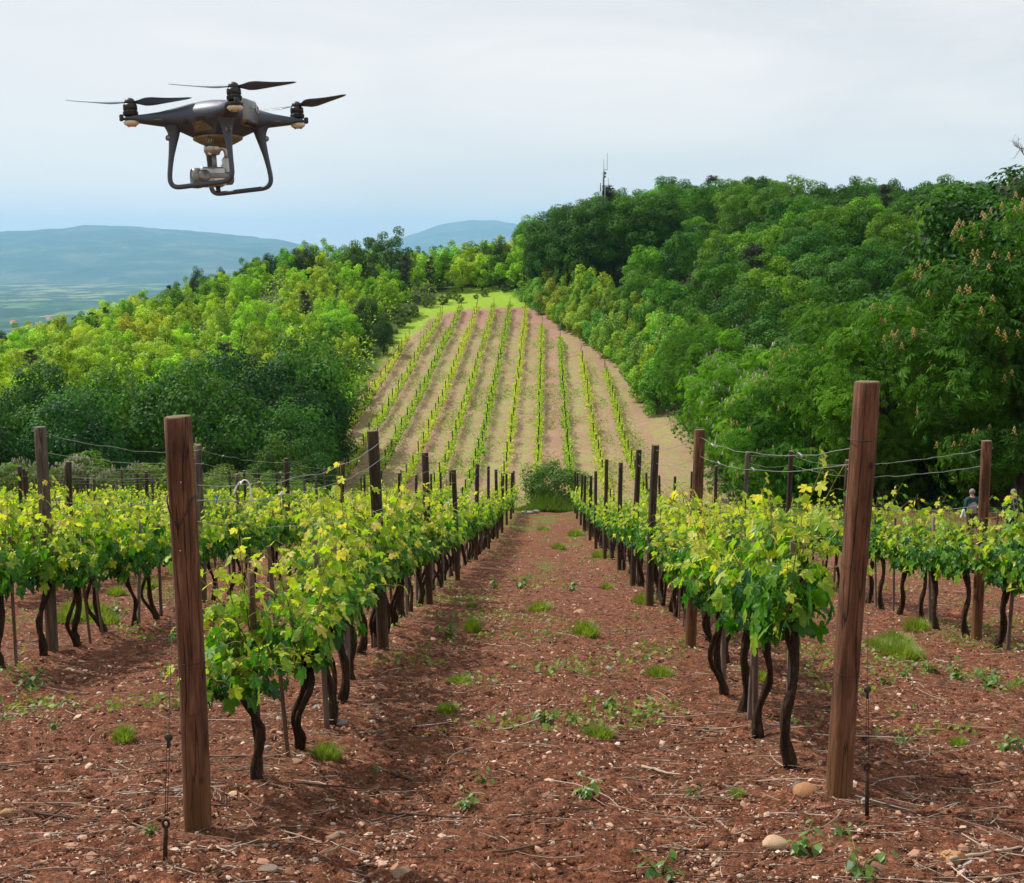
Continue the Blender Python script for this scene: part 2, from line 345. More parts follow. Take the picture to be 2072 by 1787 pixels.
    # people
    def cloth(name, c):
        m = Mat(name, .9, .1); v = m.co('Object'); m.base(m.mix(m.noise(v, 25), tuple(x * .75 for x in c), tuple(x * 1.2 for x in c))); M[name] = m.m
    cloth('skin', (.42, .24, .17)); cloth('navy', (.018, .05, .085)); cloth('greyvest', (.28, .31, .33)); cloth('teal', (.02, .06, .07)); cloth('trouser', (.03, .035, .045)); cloth('greyhair', (.22, .21, .20)); cloth('shoe', (.03, .025, .02))
    m = Mat('mast_steel', .5, .4, .5); m.base((.10, .12, .12)); M['mast'] = m.m
    m = Mat('house_wall', .9, .1); m.base((.62, .56, .48)); M['hwall'] = m.m
    m = Mat('house_roof', .9, .1); m.base((.42, .14, .08)); M['hroof'] = m.m
make_materials()

# ------------------------------------------------------------------ naming helpers
ORD1 = 'first second third fourth fifth sixth seventh eighth ninth tenth eleventh twelfth thirteenth fourteenth fifteenth sixteenth seventeenth eighteenth nineteenth'.split()
TENS = {2: ('twentieth', 'twenty'), 3: ('thirtieth', 'thirty'), 4: ('fortieth', 'forty'), 5: ('fiftieth', 'fifty'), 6: ('sixtieth', 'sixty'), 7: ('seventieth', 'seventy')}
def ordw(n):
    if n <= 19: return ORD1[n - 1]
    t, o = divmod(n, 10); return TENS[t][0] if o == 0 else TENS[t][1] + '-' + ORD1[o - 1]
def tag(o, label=None, cat=None, group=None, kind=None):
    if label: o['label'] = label
    if cat: o['category'] = cat
    if group: o['group'] = group
    if kind: o['kind'] = kind
    return o
def empty(name, loc=(0, 0, 0), rz=0):
    o = bpy.data.objects.new(name, None); COL.objects.link(o); o.location = loc; o.rotation_euler = (0, 0, rz); o.empty_display_size = .1; return o
def copy_parts(protos, name, loc, rz, scale=1, color=None, tilt=(0, 0)):
    """an Empty with copies of the prototype parts (shared meshes)"""
    e = empty(name, loc); e.rotation_euler = (tilt[0], tilt[1], rz); e.scale = (scale,) * 3 if not hasattr(scale, '__len__') else scale
    for p in protos:
        c = p[0].copy() if isinstance(p, tuple) else p.copy()
        COL.objects.link(c); c.parent = e
        if color is not None: c.color = (*color, 1)
    return e
class Proto:
    """meshes kept out of the scene until they are placed"""
    def __init__(s, objs):
        s.o = objs
        for x in objs: COL.objects.unlink(x)
    def place(s, name, loc, rz=0, scale=1, color=None, tilt=(0, 0)): return copy_parts(s.o, name, loc, rz, scale, color, tilt)
# ------------------------------------------------------------------ the setting
def grid_faces(ni, nj):
    i, j = np.meshgrid(np.arange(ni - 1), np.arange(nj - 1), indexing='ij')
    return np.stack([i * nj + j, i * nj + j + 1, (i + 1) * nj + j + 1, (i + 1) * nj + j], -1).reshape(-1, 4)
def greenness(x, y):
    """how much low green growth covers the near soil"""
    rx = np.mod(x + 1.57 + 1.51, 3.02) - 1.51
    n = fbm(x * 1.1 + 3, y * .8, 4, 31)
    far = smooth(12, 45, y) * .12 + smooth(40, 62, y) * .12
    return smooth(10, 22, y) * .75 * smooth(.66, .78, n + far - .05 * (np.abs(np.abs(rx) - .7) < .2))
def build_ground():
    ys = [.9]
    while ys[-1] < 76: ys.append(ys[-1] + max(.014, ys[-1] * .0050))
    ys = np.array(ys); s = np.linspace(-1, 1, 640); s = s * .52 + s ** 3 * .5
    Y, S = np.meshgrid(ys, s, indexing='ij'); X = S * (Y + 2.2)
    Z = Hn(X, Y)
    w = smooth(40, 10, Y)
    cl = (vnoise(X * 17, Y * 17, 40) - .5) * .036 + (vnoise(X * 40, Y * 40, 41) - .5) * .018 + np.maximum(0, vnoise(X * 9 + 5, Y * 9, 43) - .62) * .07 + (vnoise(X * 85, Y * 85, 44) - .5) * .009
    Z = Z + w * cl
    g = mk('ground', np.stack([X, Y, Z], -1), [grid_faces(len(ys), len(s))], M['soil'], smooth=True, attrs={'green': greenness(X, Y).ravel()})
    tag(g, kind='structure')
def build_hills():
    xs = np.concatenate([np.arange(-330, -140, 5), np.arange(-140, 120, 1.3), np.arange(120, 300, 5)]); ys = np.concatenate([np.arange(-40, 60, 2.5), np.arange(60, 330, 1.2), np.arange(330, 560, 5)])
    Y, X = np.meshgrid(ys, xs, indexing='ij'); Z = H(X, Y)
    under = (Y < 75) & (np.abs(X) < .98 * (Y + 2.2))
    Z = Z - np.where(under, .35, 0.) - np.where((Y < 75) & ~under, .02, 0)
    nb = (fbm(X * .12, Y * .12, 3, 21) - .5) * 4
    dl = X - edgeL(Y); dr = edgeR(Y) - X
    fl = np.interp(Y, [90, 140, 170, 200, 225, 240], [-27, -26.5, -24.6, -23.6, -21.5, -20.5])
    top = np.interp(X, [-24, -20, -14, -5, 0, 4, 9, 14], [214, 236, 243, 244, 238, 222, 196, 172]) + nb * .3
    field = smooth(0, 1.2, X - fl - nb * .15) * smooth(0, 1.5, top - Y) * smooth(-4, -1, dr) * smooth(76, 82, Y)
    near = (Y < 76); field = np.where(near, smooth(-2, 2, 30 - np.abs(X)) * .0 + 1.0, field)
    mead = smooth(-1, 2, dl + nb * .5) * smooth(-1, 1, dr + 1) * smooth(282, 270, Y + nb)
    mead = np.maximum(mead, smooth(78, 70, Y))
    k = np.round((X - 8.3) / 3.02) * 3.02 + 8.3; rx = X - k; lane = np.round((X - 8.3 + 1.51) / 3.02)
    fg = .20 + .70 * (hsh((lane + 50).astype(np.int64), (lane * 0).astype(np.int64), 4) > .45) * smooth(1.3, .6, np.abs(rx * 0 + (X - 8.3 - 1.51) - np.round((X - 8.3 - 1.51) / 3.02) * 3.02))
    fg = fg * smooth(236, 205, Y) + .5 * smooth(3, 0, dr) * 0
    fg = np.clip(fg * (.4 + 1.2 * fbm(X * .15, Y * .08, 3, 77)), 0, 1)
    fg = np.maximum(fg, smooth(5, 1, dr) * smooth(165, 140, Y) * .6)
    h = mk('hillside', np.stack([X, Y, Z], -1), [grid_faces(len(ys), len(xs))], M['hill'], smooth=True, attrs={'field': field.ravel(), 'meadow': mead.ravel(), 'fieldgreen': fg.ravel()})
    tag(h, kind='structure')
def build_distance():
    ys = np.concatenate([np.arange(400, 1500, 60), np.geomspace(1500, 27000, 70)]); xs = np.linspace(-1, 1, 90)
    Y, S = np.meshgrid(ys, xs, indexing='ij'); X = S * (Y * .9 + 900)
    Z = -62 - 290 * smooth(420, 3000, Y) + (fbm(X * .0009, Y * .0009, 4, 61) - .5) * 60 * smooth(1200, 3500, Y) * smooth(13000, 8000, Y)
    Z = Z - 25
    tag(mk('plain', np.stack([X, Y, Z], -1), [grid_faces(len(ys), len(xs))], M['plain'], smooth=True), kind='structure')
    def mount(name, px, dist, front, seed):
        """a mountain whose crest follows the photographed skyline"""
        px = np.array(px, float); u = np.arange(px[0, 0], px[-1, 0], 6.); v = np.interp(u, px[:, 0], px[:, 1]) + (fbm(u * .03, u * 0, 4, seed) - .5) * 5
        T = np.linspace(0, 1.6, 90); V = []
        for ui, vi in zip(u, v):
            c = at(ui, vi, dist); hz = c[2]
            for t in T:
                y = dist - front * (1 - t) if t <= 1 else dist + front * (t - 1); f = 1 - abs(1 - t)
                x = c[0] / dist * y
                r = fbm(x * .0004, y * .0007, 5, seed + 3); rd = 1 - abs(2 * fbm(x * .00035 + 7, y * .0002, 4, seed + 9) - 1)
                sh = f ** .9 if t <= 1 else (1 - (t - 1)) ** 1.2
                z = -395 + (hz + 395) * sh + (1 - f) * 0 + (r - .5) * 330 * min(1, (1 - sh) * 3) * sh + (rd - .75) * 620 * min(1, (1 - sh) * 2.5) * sh
                V.append((x, y, z))
        V = np.array(V).reshape(len(u), len(T), 3)
        return tag(mk(name, V, [grid_faces(len(u), len(T))[:, ::-1]], M['mount'], smooth=True), kind='structure')
    mount('mountain', [(-500, 500), (-300, 480), (-100, 472), (0, 468), (60, 466), (130, 462), (170, 456), (250, 457), (330, 462), (420, 470), (500, 478), (545, 482), (600, 491), (650, 502), (720, 511), (800, 522), (900, 540), (1000, 560)], 19000, 5500, 5)
    mount('mountain', [(560, 545), (640, 520), (700, 503), (740, 503), (780, 492), (815, 480), (850, 469), (880, 458), (915, 450), (950, 446), (1000, 447), (1040, 452), (1090, 462), (1180, 480), (1300, 500), (1500, 530)], 26000, 6000, 15)
def build_haze():
    x0, x1, y0, y1, z0, z1 = -24000, 24000, -60, 29000, -470, 610
    V = np.array([(x, y, z) for x in (x0, x1) for y in (y0, y1) for z in (z0, z1)], float)
    Fq = np.array([(0, 1, 3, 2), (4, 6, 7, 5), (0, 4, 5, 1), (2, 3, 7, 6), (0, 2, 6, 4), (1, 5, 7, 3)])
    m = bpy.data.materials.new('haze'); m.use_nodes = True; t = m.node_tree; t.nodes.clear()
    o = t.nodes.new('ShaderNodeOutputMaterial'); p = t.nodes.new('ShaderNodeVolumePrincipled')
    p.inputs['Density'].default_value = HAZE; p.inputs['Color'].default_value = (.36, .67, 1.0, 1); p.inputs['Anisotropy'].default_value = 0.1
    t.links.new(p.outputs[0], o.inputs['Volume'])
    tag(mk('haze', V, [Fq], m), kind='stuff')
HAZE = .00005
# ------------------------------------------------------------------ leaves
def leaf_template(hi=True):
    """lobed vine leaf of size 1, stalk at the origin, tip towards +Y"""
    if hi:
        ang = [-168, -150, -128, -108, -92, -78, -64, -52, -38, -27, -14, 0, 14, 27, 38, 52, 64, 78, 92, 108, 128, 150, 168]
        r = [.18, .40, .44, .60, .52, .50, .74, .82, .70, .55, .84, 1.0, .84, .55, .70, .82, .74, .50, .52, .60, .44, .40, .18]
    else:
        ang = [-160, -110, -80, -52, -26, 0, 26, 52, 80, 110, 160]; r = [.3, .6, .5, .82, .55, 1, .55, .82, .5, .6, .3]
    a = np.radians(ang); r = np.array(r) * .62
    V = np.stack([np.sin(a) * r, np.cos(a) * r + .3, -.45 * r ** 2 + .10 * np.abs(np.sin(a)) * r], -1)
    V = np.vstack([[0, .30, .0], V]); n = len(ang)
    Fs = np.array([(0, i + 2, i + 1) for i in range(n - 1)])
    return V, Fs
def frames(nrm, tip):
    """rotation matrices with z along nrm and y towards tip"""
    z = nrm / (np.linalg.norm(nrm, axis=1)[:, None] + 1e-9)
    y = tip - z * (tip * z).sum(1)[:, None]; y /= np.linalg.norm(y, axis=1)[:, None] + 1e-9
    return np.stack([np.cross(y, z), y, z], -1)
def scatter(tV, tF, pos, R, s):
    s = np.asarray(s, float)
    s = s[:, None, None] if s.ndim == 1 else s[:, None, :]
    V = np.einsum('nij,nkj->nki', R, tV[None] * s) + pos[:, None]
    Fs = tF[None] + (np.arange(len(pos)) * len(tV))[:, None, None]
    return V.reshape(-1, 3), Fs.reshape(-1, tF.shape[1])
LEAF_HI, LEAF_LO = leaf_template(True), leaf_template(False)
QUAD = (np.array([(0, 0, 0), (.36, .45, .06), (0, 1, -.04), (-.36, .45, .06)], float), np.array([(0, 1, 2, 3)]))

def vine_proto(seed, hi=True):
    r = np.random.default_rng(seed)
    mb = MB(); top = .70 + r.uniform(-.06, .06); bx, by = r.uniform(-.09, .09), r.uniform(-.24, .24)
    t = np.linspace(0, 1, 12); wob = np.stack([np.sin(t * 5 + r.uniform(0, 6)) * .036, np.sin(t * 4 + r.uniform(0, 6)) * .05, t * 0], -1)
    P = np.stack([t * bx, by * t ** 1.3, t * (top + .03) - .03], -1) + wob * np.sin(t * math.pi)[:, None] * 1.3
    mb.add(*tube(P, (.020 + .010 * (seed % 3) / 2) + .014 * (1 - t) ** 3 + .009 * (t > .85) + .004 * np.sin(t * 17), 9, True, .22, seed))
    if r.random() < .35:                                       # a second trunk from the same foot
        P2 = P + np.stack([np.sin(t * 3.1) * r.uniform(-.08, .08) + np.sin(t * 9) * .02, np.sin(t * 3.1) * r.choice([-.13, .13]) + np.sin(t * 7 + 1) * .03 * np.sin(t * 3.1), t * 0], -1); mb.add(*tube(P2, .021, 8, True, .25, seed + 1))
    ends = []
    for sgn in (-1, 1):
        L = r.uniform(.34, .5); q = np.linspace(0, 1, 7)
        A = P[-1] + np.stack([q * r.uniform(-.05, .05), sgn * q * L, .10 * np.sin(q * 1.7) + r.uniform(-.04, .06) * q], -1); mb.add(*tube(A, .019 - .009 * q, 7, True, .25, seed + 2)); ends.append(A)
    trunk = mb.build('trunk', M['bark'])
    st = MB(); LP, LN, LT, LS, LC = [], [], [], [], []
    cord = np.vstack([ends[0][::-1], ends[1]])
    nsh = 19 if hi else 14
    for k in range(nsh):
        b = cord[int(r.integers(0, len(cord)))] + r.uniform(-.02, .02, 3); b[1] += r.uniform(-.06, .06)
        hgt = r.choice([r.uniform(.30, .5), r.uniform(.5, .68), r.uniform(.75, 1.0)], p=[.45, .50, .05]); lx, ly = r.normal(0, .17), r.normal(0, .16)
        q = np.linspace(0, 1, 9); droop = r.uniform(0, .28) * (abs(lx) > .12)
        S = b + np.stack([lx * q ** 1.2 * 1.3, ly * q, hgt * q - droop * q ** 3], -1)
        st.add(*tube(S, .0045 - .0028 * q, 5), np.repeat(q, 5))
        nl = int((12 if hi else 9) * (.7 + hgt * .55))
        for i in range(nl):
            f = (i + r.uniform(0, .9)) / nl; j = min(7, int(f * 8)); p = S[j] + (S[j + 1] - S[j]) * (f * 8 - j)
            a = r.uniform(0, 2 * math.pi); out = np.array((math.cos(a), math.sin(a) * .8, r.uniform(-.15, .5))); pl = r.uniform(.05, .13) * (1.1 - .5 * f)
            lp = p + out * pl
            if hi: st.add(*tube([p, (p + lp) / 2 + (0, 0, .012), lp], .0018, 4, False), .8)
            size = (.145 - .070 * f ** 1.6) * r.uniform(.72, 1.22) * (1 if hi else 1.25)
            n = np.array((out[0] * 1.0, out[1] * 1.0, .85 - .45 * (f < .3))) + r.normal(0, .38, 3)
            LP.append(lp); LN.append(n); LT.append(np.array((out[0], out[1], -.9 + .9 * f)) + r.normal(0, .3, 3)); LS.append(size)
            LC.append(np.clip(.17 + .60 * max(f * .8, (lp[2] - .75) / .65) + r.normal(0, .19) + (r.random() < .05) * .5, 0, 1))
    # skirts of older leaves hanging over the cordon
    for i in range(80 if hi else 50):
        c = cord[int(r.integers(0, len(cord)))]; sx = r.choice([-1, 1])
        LP.append(c + (sx * r.uniform(.03, .24), r.normal(0, .10), r.uniform(.0, .32))); LN.append(np.array((sx * 1.0, r.normal(0, .4), .35)) + r.normal(0, .25, 3)); LT.append(np.array((sx * .3, 0, -1.)) + r.normal(0, .25, 3))
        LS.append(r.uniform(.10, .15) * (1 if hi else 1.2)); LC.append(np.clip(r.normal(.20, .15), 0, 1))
    LP, LN, LT, LS = map(np.array, (LP, LN, LT, LS)); tV, tF = LEAF_HI if hi else LEAF_LO
    V, Fs = scatter(tV, tF, LP, frames(LN, LT), LS); V += r.normal(0, .0025, V.shape)
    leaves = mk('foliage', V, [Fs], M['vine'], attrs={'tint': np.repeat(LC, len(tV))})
    shoots = st.build('shoot', M['shoot'])
    return Proto([trunk, leaves, shoots]), (LP, LN, LT, LS, np.array(LC))

def post_proto(seed, h, r0, mat, bury=.12, seg=20):
    r = np.random.default_rng(seed); n = 16
    t = np.linspace(0, 1, n); prof = r0 * (1.03 - .06 * t + .012 * np.sin(t * 9 + seed))
    a = np.arange(seg) * 2 * math.pi / seg; ir = 1 + .035 * np.sin(a * 2 + r.uniform(0, 6)) + .02 * np.sin(a * 5 + r.uniform(0, 6))
    V = []
    for i in range(n):
        V.append(np.stack([np.cos(a) * prof[i] * ir, np.sin(a) * prof[i] * ir, np.full(seg, -bury + t[i] * (h + bury))], -1) + (.006 * math.sin(t[i] * 4 + seed), .005 * math.sin(t[i] * 5), 0))
    V.append(V[-1] * (.93, .93, 1) + (0, 0, .007)); V.append(V[-1] * (.5, .5, 1) + (0, 0, .002))
    for k in (-2, -1): V[k][:, 2] += V[k][:, 0] * r.uniform(-.12, .12) + V[k][:, 1] * r.uniform(-.12, .12)
    nn = len(V); V = np.concatenate(V); i, j = np.meshgrid(np.arange(nn - 1), np.arange(seg), indexing='ij'); j2 = (j + 1) % seg
    Q = np.stack([i * seg + j, i * seg + j2, (i + 1) * seg + j2, (i + 1) * seg + j], -1)
    side = Q[:n].reshape(-1, 4); top = Q[n:].reshape(-1, 4)
    return mk('wooden_post', V, [side, top, ((nn - 1) * seg + np.arange(seg))[None]], [mat, M['grain']], smooth=True, midx=[0, 1, 1])

# ------------------------------------------------------------------ near vineyard
NEAR = {   # row x: (first vine, last vine, list of posts (y, height, radius, kind), place words)
    -1.57: (6.35, 62.5, [(11.9, 2.12, .056, 'post_dark'), (17.0, 2.1, .05, 'post_dark'), (21.9, 1.95, .045, 'post_dark'), (28.2, 2.2, .045, 'post_dark'), (34.4, 2.3, .042, 'post_dark'), (40.4, 2.25, .05, 'post_dark'), (45.5, 2.1, .05, 'post_dark'), (50.8, 2.1, .05, 'post_dark'), (56, 2.1, .05, 'post_dark'), (61.5, 2.1, .05, 'post_dark')], 'first row left of the path'),
    1.45: (6.75, 62.5, [(12.2, 2.14, .056, 'post_brown'), (16.9, 2.2, .054, 'post_dark'), (20.6, 2.28, .048, 'post_dark'), (24.8, 2.15, .045, 'post_dark'), (29.4, 2.35, .045, 'post_dark'), (34.5, 2.15, .045, 'post_dark'), (40, 2.1, .05, 'post_dark'), (45.6, 2.1, .05, 'post_dark'), (51, 2.1, .05, 'post_dark'), (56.5, 2.1, .05, 'post_dark'), (62, 2.1, .05, 'post_dark')], 'first row right of the path'),
    -4.58: (10.3, 62, [(11.5, 2.12, .055, 'post_grey'), (16.6, 2.15, .048, 'post_grey'), (22.3, 2.15, .045, 'post_dark'), (28, 2.2, .045, 'post_dark'), (33.6, 2.2, .045, 'post_dark'), (39, 2.1, .045, 'post_dark'), (44.5, 2.1, .05, 'post_dark'), (50, 2.1, .05, 'post_dark'), (55.6, 2.1, .05, 'post_dark'), (61, 2.1, .05, 'post_dark')], 'second row left of the path'),
    4.46: (10.7, 55, [(12.95, 2.08, .055, 'post_brown'), (18.6, 2.05, .045, 'post_dark'), (23.4, 2.38, .045, 'post_dark'), (28.3, 2.5, .05, 'post_grey'), (33, 2.3, .045, 'post_dark'), (38.6, 2.2, .045, 'post_dark'), (44, 2.1, .05, 'post_dark'), (49.5, 2.1, .05, 'post_dark'), (55, 2.1, .05, 'post_dark')], 'second row right of the path'),
}
for _k in range(2, 10):
    _x = -1.57 - 3.02 * _k; _y0 = abs(_x) * 2.25
    _rr = np.random.default_rng(90 + _k)
    NEAR[_x] = (_y0, 61.5 - _k * .4, [(y, _rr.uniform(2.0, 2.25), .047, _rr.choice(['post_dark', 'post_grey'])) for y in np.arange(_y0 + 1 + _rr.uniform(0, 3), 62, 5.5)], ordw(_k + 1) + ' row left of the path')
GAP_R = {}
def build_vineyard():
    rr = np.random.default_rng(5)
    hi, hid = zip(*[vine_proto(100 + i, True) for i in range(8)]); lo, lod = zip(*[vine_proto(200 + i, False) for i in range(5)])
    spots = []
    for x, (a, b, _p, w) in NEAR.items():
        for k, y in enumerate(np.arange(a, b, .86)):
            spots.append((math.hypot(x, y), x + rr.normal(0, .03), y + rr.normal(0, .06), k + 1, w, x))
    spots.sort(key=lambda s: s[0])
    rest = []
    for n, (d, x, y, k, w, rx) in enumerate(spots):
        z = float(Hn(x, y)); rz = rr.choice([0, math.pi]) + rr.normal(0, .06); s = rr.uniform(.9, 1.06)
        if rx == 4.46: s *= .95
        if rx == -1.57 and y < 9.2: s *= .88; x += .12
        if rx == 1.45 and y < 9.8: x -= .12
        if rx == -1.57 and y >= 10.3: x -= .13
        if rx == 1.45 and y >= 10.6: x += .16
        if n < 296:
            p = hi[(n * 5 + 3) % 8] if d < 19 else lo[(n * 3 + 1) % 5]
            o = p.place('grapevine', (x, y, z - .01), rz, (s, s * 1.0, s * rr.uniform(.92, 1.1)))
            tag(o, f'grapevine, {ordw(k)} from the near end of the {w}', 'grapevine', 'grapevines trained along the near rows')
        else: rest.append((x, y, z, rz, s))
        # a thin stake beside the vine
        if n < 290:
            off = rr.choice([-1, 1]) * rr.uniform(.09, .3)
            stk = stakes[int(rr.integers(0, 4))].copy(); COL.objects.link(stk); stk.location = (x + rr.normal(0, .02), y + off, z); stk.rotation_euler = (rr.normal(0, .03), rr.normal(0, .03), rr.uniform(0, 6)); stk.scale = (1, 1, rr.uniform(.9, 1.1))
            tag(stk, f'thin wooden stake beside the {ordw(k)} vine of the {w}', 'vine stake', 'thin stakes supporting the vines')
    # far ends of the outer rows, too small to tell apart
    Vs, Fq, T = [], [], []; n0 = 0
    for (x, y, z, rz, s) in rest:
        LP, LN, LT, LS, LC = lod[int(rr.integers(0, 5))]
        sel = rr.random(len(LP)) < .8; R0 = rotm('Z', math.degrees(rz))
        V, Fs = scatter(*QUAD, LP[sel] @ R0.T * s + (x, y, z), frames(LN[sel] @ R0.T, LT[sel] @ R0.T), LS[sel] * 1.15)
        Vs.append(V); Fq.append(Fs + n0); n0 += len(V); T.append(np.repeat(LC[sel], 4))
    return Vs, Fq, T, n0
def build_far_field(Vs, Fq, T, n0):
    rr = np.random.default_rng(8)
    rows = [8.3 - 3.02 * k for k in range(12)]; ends = [181, 195, 209, 224, 238, 242, 242.5, 241, 240, 235, 205, 168]; starts = [84] * 8 + [90, 100, 108, 122]
    posts = []
    for i, (x, e) in enumerate(zip(rows, ends)):
        ys = np.arange(starts[i], e - 1.2, .0105 if i < 11 else .02)
        ys = ys + rr.normal(0, .2, len(ys)); ph = np.mod(ys, 1.0)
        dens = fbm(ys * .35, ys * 0 + i, 3, 51); keep = rr.random(len(ys)) < np.clip(dens * 1.9 - .15, .25, 1)
        ys = ys[keep]; nn = len(ys)
        xx = x + rr.normal(0, .24, nn) + .10 * np.sin(ys * .8 + i); hh = rr.triangular(.5, .95, 1.32, nn) + .12 * (fbm(ys * .8, ys * 0 + i, 2, 55) - .5) * 2
        z = H(xx, ys) + hh; nr = rr.normal(0, .6, (nn, 3)) + (0, 0, .6)
        V, Fs = scatter(*QUAD, np.stack([xx, ys, z], -1), frames(nr, rr.normal(0, 1, (nn, 3))), rr.uniform(.15, .27, nn))
        tt = np.clip(.60 + (hh - .9) * .45 + rr.normal(0, .15, nn) + .12 * np.sin(i * 2.1), 0, 1)
        Vs.append(V); Fq.append(Fs + n0); n0 += len(V); T.append(np.repeat(tt, 4))
        yy = e
        k = 1
        while yy > starts[i]:
            posts.append((math.hypot(x, yy), x + rr.normal(0, .05), yy, i, k, e)); yy -= rr.normal(5.2, .2) ; k += 1
    o = mk('vines', np.concatenate(Vs), [np.concatenate(Fq)], M['vine'], attrs={'tint': np.concatenate(T)})
    tag(o, 'yellow green vines in rows on the far field across the dip', 'vines', kind='stuff')
    n = 70000; ys_ = rr.uniform(84, 243, n) ** 1.; lane = rr.integers(-1, 11, n); xs_ = 8.3 - 3.02 * lane - 1.51 + rr.normal(0, .55, n)
    d_ = fbm(xs_ * .25, ys_ * .12, 4, 71) + .16 * (hsh(lane.astype(np.int64) + 9, lane.astype(np.int64) * 0, 4) - .5) + .05 * smooth(200, 120, ys_); ok = (rr.random(n) < smooth(.44, .66, d_)) & (xs_ > edgeL(ys_) - 1) & (ys_ < 238) & (xs_ < edgeR(ys_) - 2.5)
    xs_, ys_ = xs_[ok], ys_[ok]; n = len(xs_); V, Fs = scatter(*QUAD, np.stack([xs_, ys_, H(xs_, ys_) + rr.uniform(0, .06, n)], -1), frames(rr.normal(0, .5, (n, 3)) + (0, -.3, .9), rr.normal(0, 1, (n, 3))), rr.uniform(.12, .26, n))
    tag(mk('field_weeds', V, [Fs], M['grass'], attrs={'tint': np.repeat(np.clip(rr.normal(.75, .25, n), 0, 1), 4)}), 'low yellowish green weeds between the rows of the far field', 'weeds', kind='stuff')
    # their trunks
    mb = MB()
    for x, e, st in zip(rows, ends, starts):
        for y in np.arange(st, e - 1, 1.05):
            z = float(H(x, y)); dx = rr.normal(0, .05); mb.add([(x - .03, y, z - .1), (x + .03, y, z - .1), (x, y + .03, z - .1), (x - .02 + dx, y, z + .8), (x + .02 + dx, y, z + .8), (x + dx, y + .02, z + .8)], [np.array([(0, 1, 4, 3), (1, 2, 5, 4), (2, 0, 3, 5)])])
    tag(mb.build('vine_trunks', M['bark'], smooth=False), 'short dark trunks under the vines of the far field', 'vine trunks', kind='stuff')
    return posts
def build_posts(far):
    rr = np.random.default_rng(12)
    pr = {k: [post_proto(s + 7 * j, 2.1, .052, M[k]) for j, s in enumerate((1, 2, 3))] for k in ('post_brown', 'post_dark', 'post_grey')}
    thin = post_proto(50, 2.15, .058, M['post_dark'], seg=8)
    for L in pr.values():
        for o in L: COL.objects.unlink(o)
    COL.objects.unlink(thin)
    POST = {}
    # the two big end posts
    def end_post(name_side, base, top, h, r, mat, seed, wires, label):
        e = empty('end_post', base); d = Vector(top) - Vector(base); e.rotation_euler = Vector(d).to_track_quat('Z', 'Y').to_euler()
        b = post_proto(seed, h, r, mat, .25, 40); b.name = 'wooden_shaft'; b.parent = e
        for (z, drop, rad_, m) in wires:
            a = np.linspace(0, 2 * math.pi, 41); R = r * 1.045 + rad_
            P = np.stack([np.cos(a) * R, np.sin(a) * R, z - drop * np.maximum(0, 1 - np.abs(((a - 1.5 * math.pi + math.pi) % (2 * math.pi)) - math.pi) / 1.2)], -1)
            w = MB(); w.add(*tube(P, rad_, 6, False)); w.build('wire_loop', M[m], e)
        nl = MB()
        for z, a in ((1.30, -1.45), (.72, -1.9), (1.6, -1.2)):
            nl.add(*tube([(math.cos(a) * (r * .98), math.sin(a) * (r * .98), z), (math.cos(a) * (r * 1.10), math.sin(a) * (r * 1.10), z + .01)], .0035, 6))
        nl.build('staple', M['wire'], e)
        tag(e, label, 'fence post'); return e
    bl = onground(400, 1678); tl = at(363, 845, bl[1] - .02); tl[1] = bl[1] - .03
    bR = onground(1700, 1609); tR = at(1752, 775, bR[1] + .02)
    hl = float(np.linalg.norm(tl - bl)); hr = float(np.linalg.norm(tR - bR))
    end_post('l', bl, tl, hl, .0585, M['post_brown'], 31, [(hl - .34, .13, .0032, 'dwire'), (hl - 1.08, .0, .0011, 'dwire'), (hl - 1.30, .02, .0011, 'dwire')], 'thick brown end post left of the path with a dark V of wire')
    end_post('r', bR, tR, hr, .062, M['post_brown'], 32, [(hr - .27, .07, .0022, 'dwire'), (hr - .88, .05, .0011, 'dwire'), (hr - 1.42, .08, .0011, 'dwire')], 'thick brown end post right of the path, split by a long dark crack')
    POST[-1.57] = [(bl[1], bl[0], bl[2], hl, tl)]; POST[1.45] = [(bR[1], bR[0], bR[2], hr, tR)]
    n = 0
    for x, (a, b, ps, w) in NEAR.items():
        L = POST.setdefault(x, [])
        for k, (y, h, r, kind) in enumerate(ps):
            xx = x + rr.normal(0, .02) + (.02 if x == -1.57 else -.03 if x == 1.45 else 0); z = float(Hn(xx, y)); o = pr[kind][int(rr.integers(0, 3))].copy(); COL.objects.link(o)
            o.location = (xx, y, z); o.scale = (r / .052, r / .052, h / 2.1); tx, ty = rr.normal(0, .014), rr.normal(0, .018)
            if (x, k) == (-1.57, 0): ty = -.035
            if x == 1.45 and k in (2, 0): ty = .02
            o.rotation_euler = (tx, ty, rr.uniform(-.5, .5)); n += 1
            kk = k + (2 if x in (-1.57, 1.45) else 1)
            col = {'post_brown': 'brown', 'post_dark': 'dark', 'post_grey': 'greyish'}[kind]
            tag(o, f'{col} post, {ordw(kk)} from the near end of the {w}', 'post', 'posts along the near rows')
            L.append((y, xx, z, h, None)); o.name = 'wooden_post'
    far.sort(key=lambda s: s[0]); rest = MB()
    for i, (d, x, y, row, k, e) in enumerate(far):
        z = float(H(x, y)); h = rr.uniform(1.85, 2.15)
        if n < 298:
            o = thin.copy(); COL.objects.link(o); o.name = 'wooden_post'; o.location = (x, y, z); o.scale = (1, 1, h / 2.15); o.rotation_euler = (rr.normal(0, .02), rr.normal(0, .02), 0); n += 1
            tag(o, f'small dark post, {ordw(k)} from the top of the far row {ordw(row + 1)} from the right', 'post', 'posts in the far field across the dip')
        else:
            V, Fs = tube([(x, y, z - .1), (x, y, z + h)], .042, 7); rest.add(V, Fs)
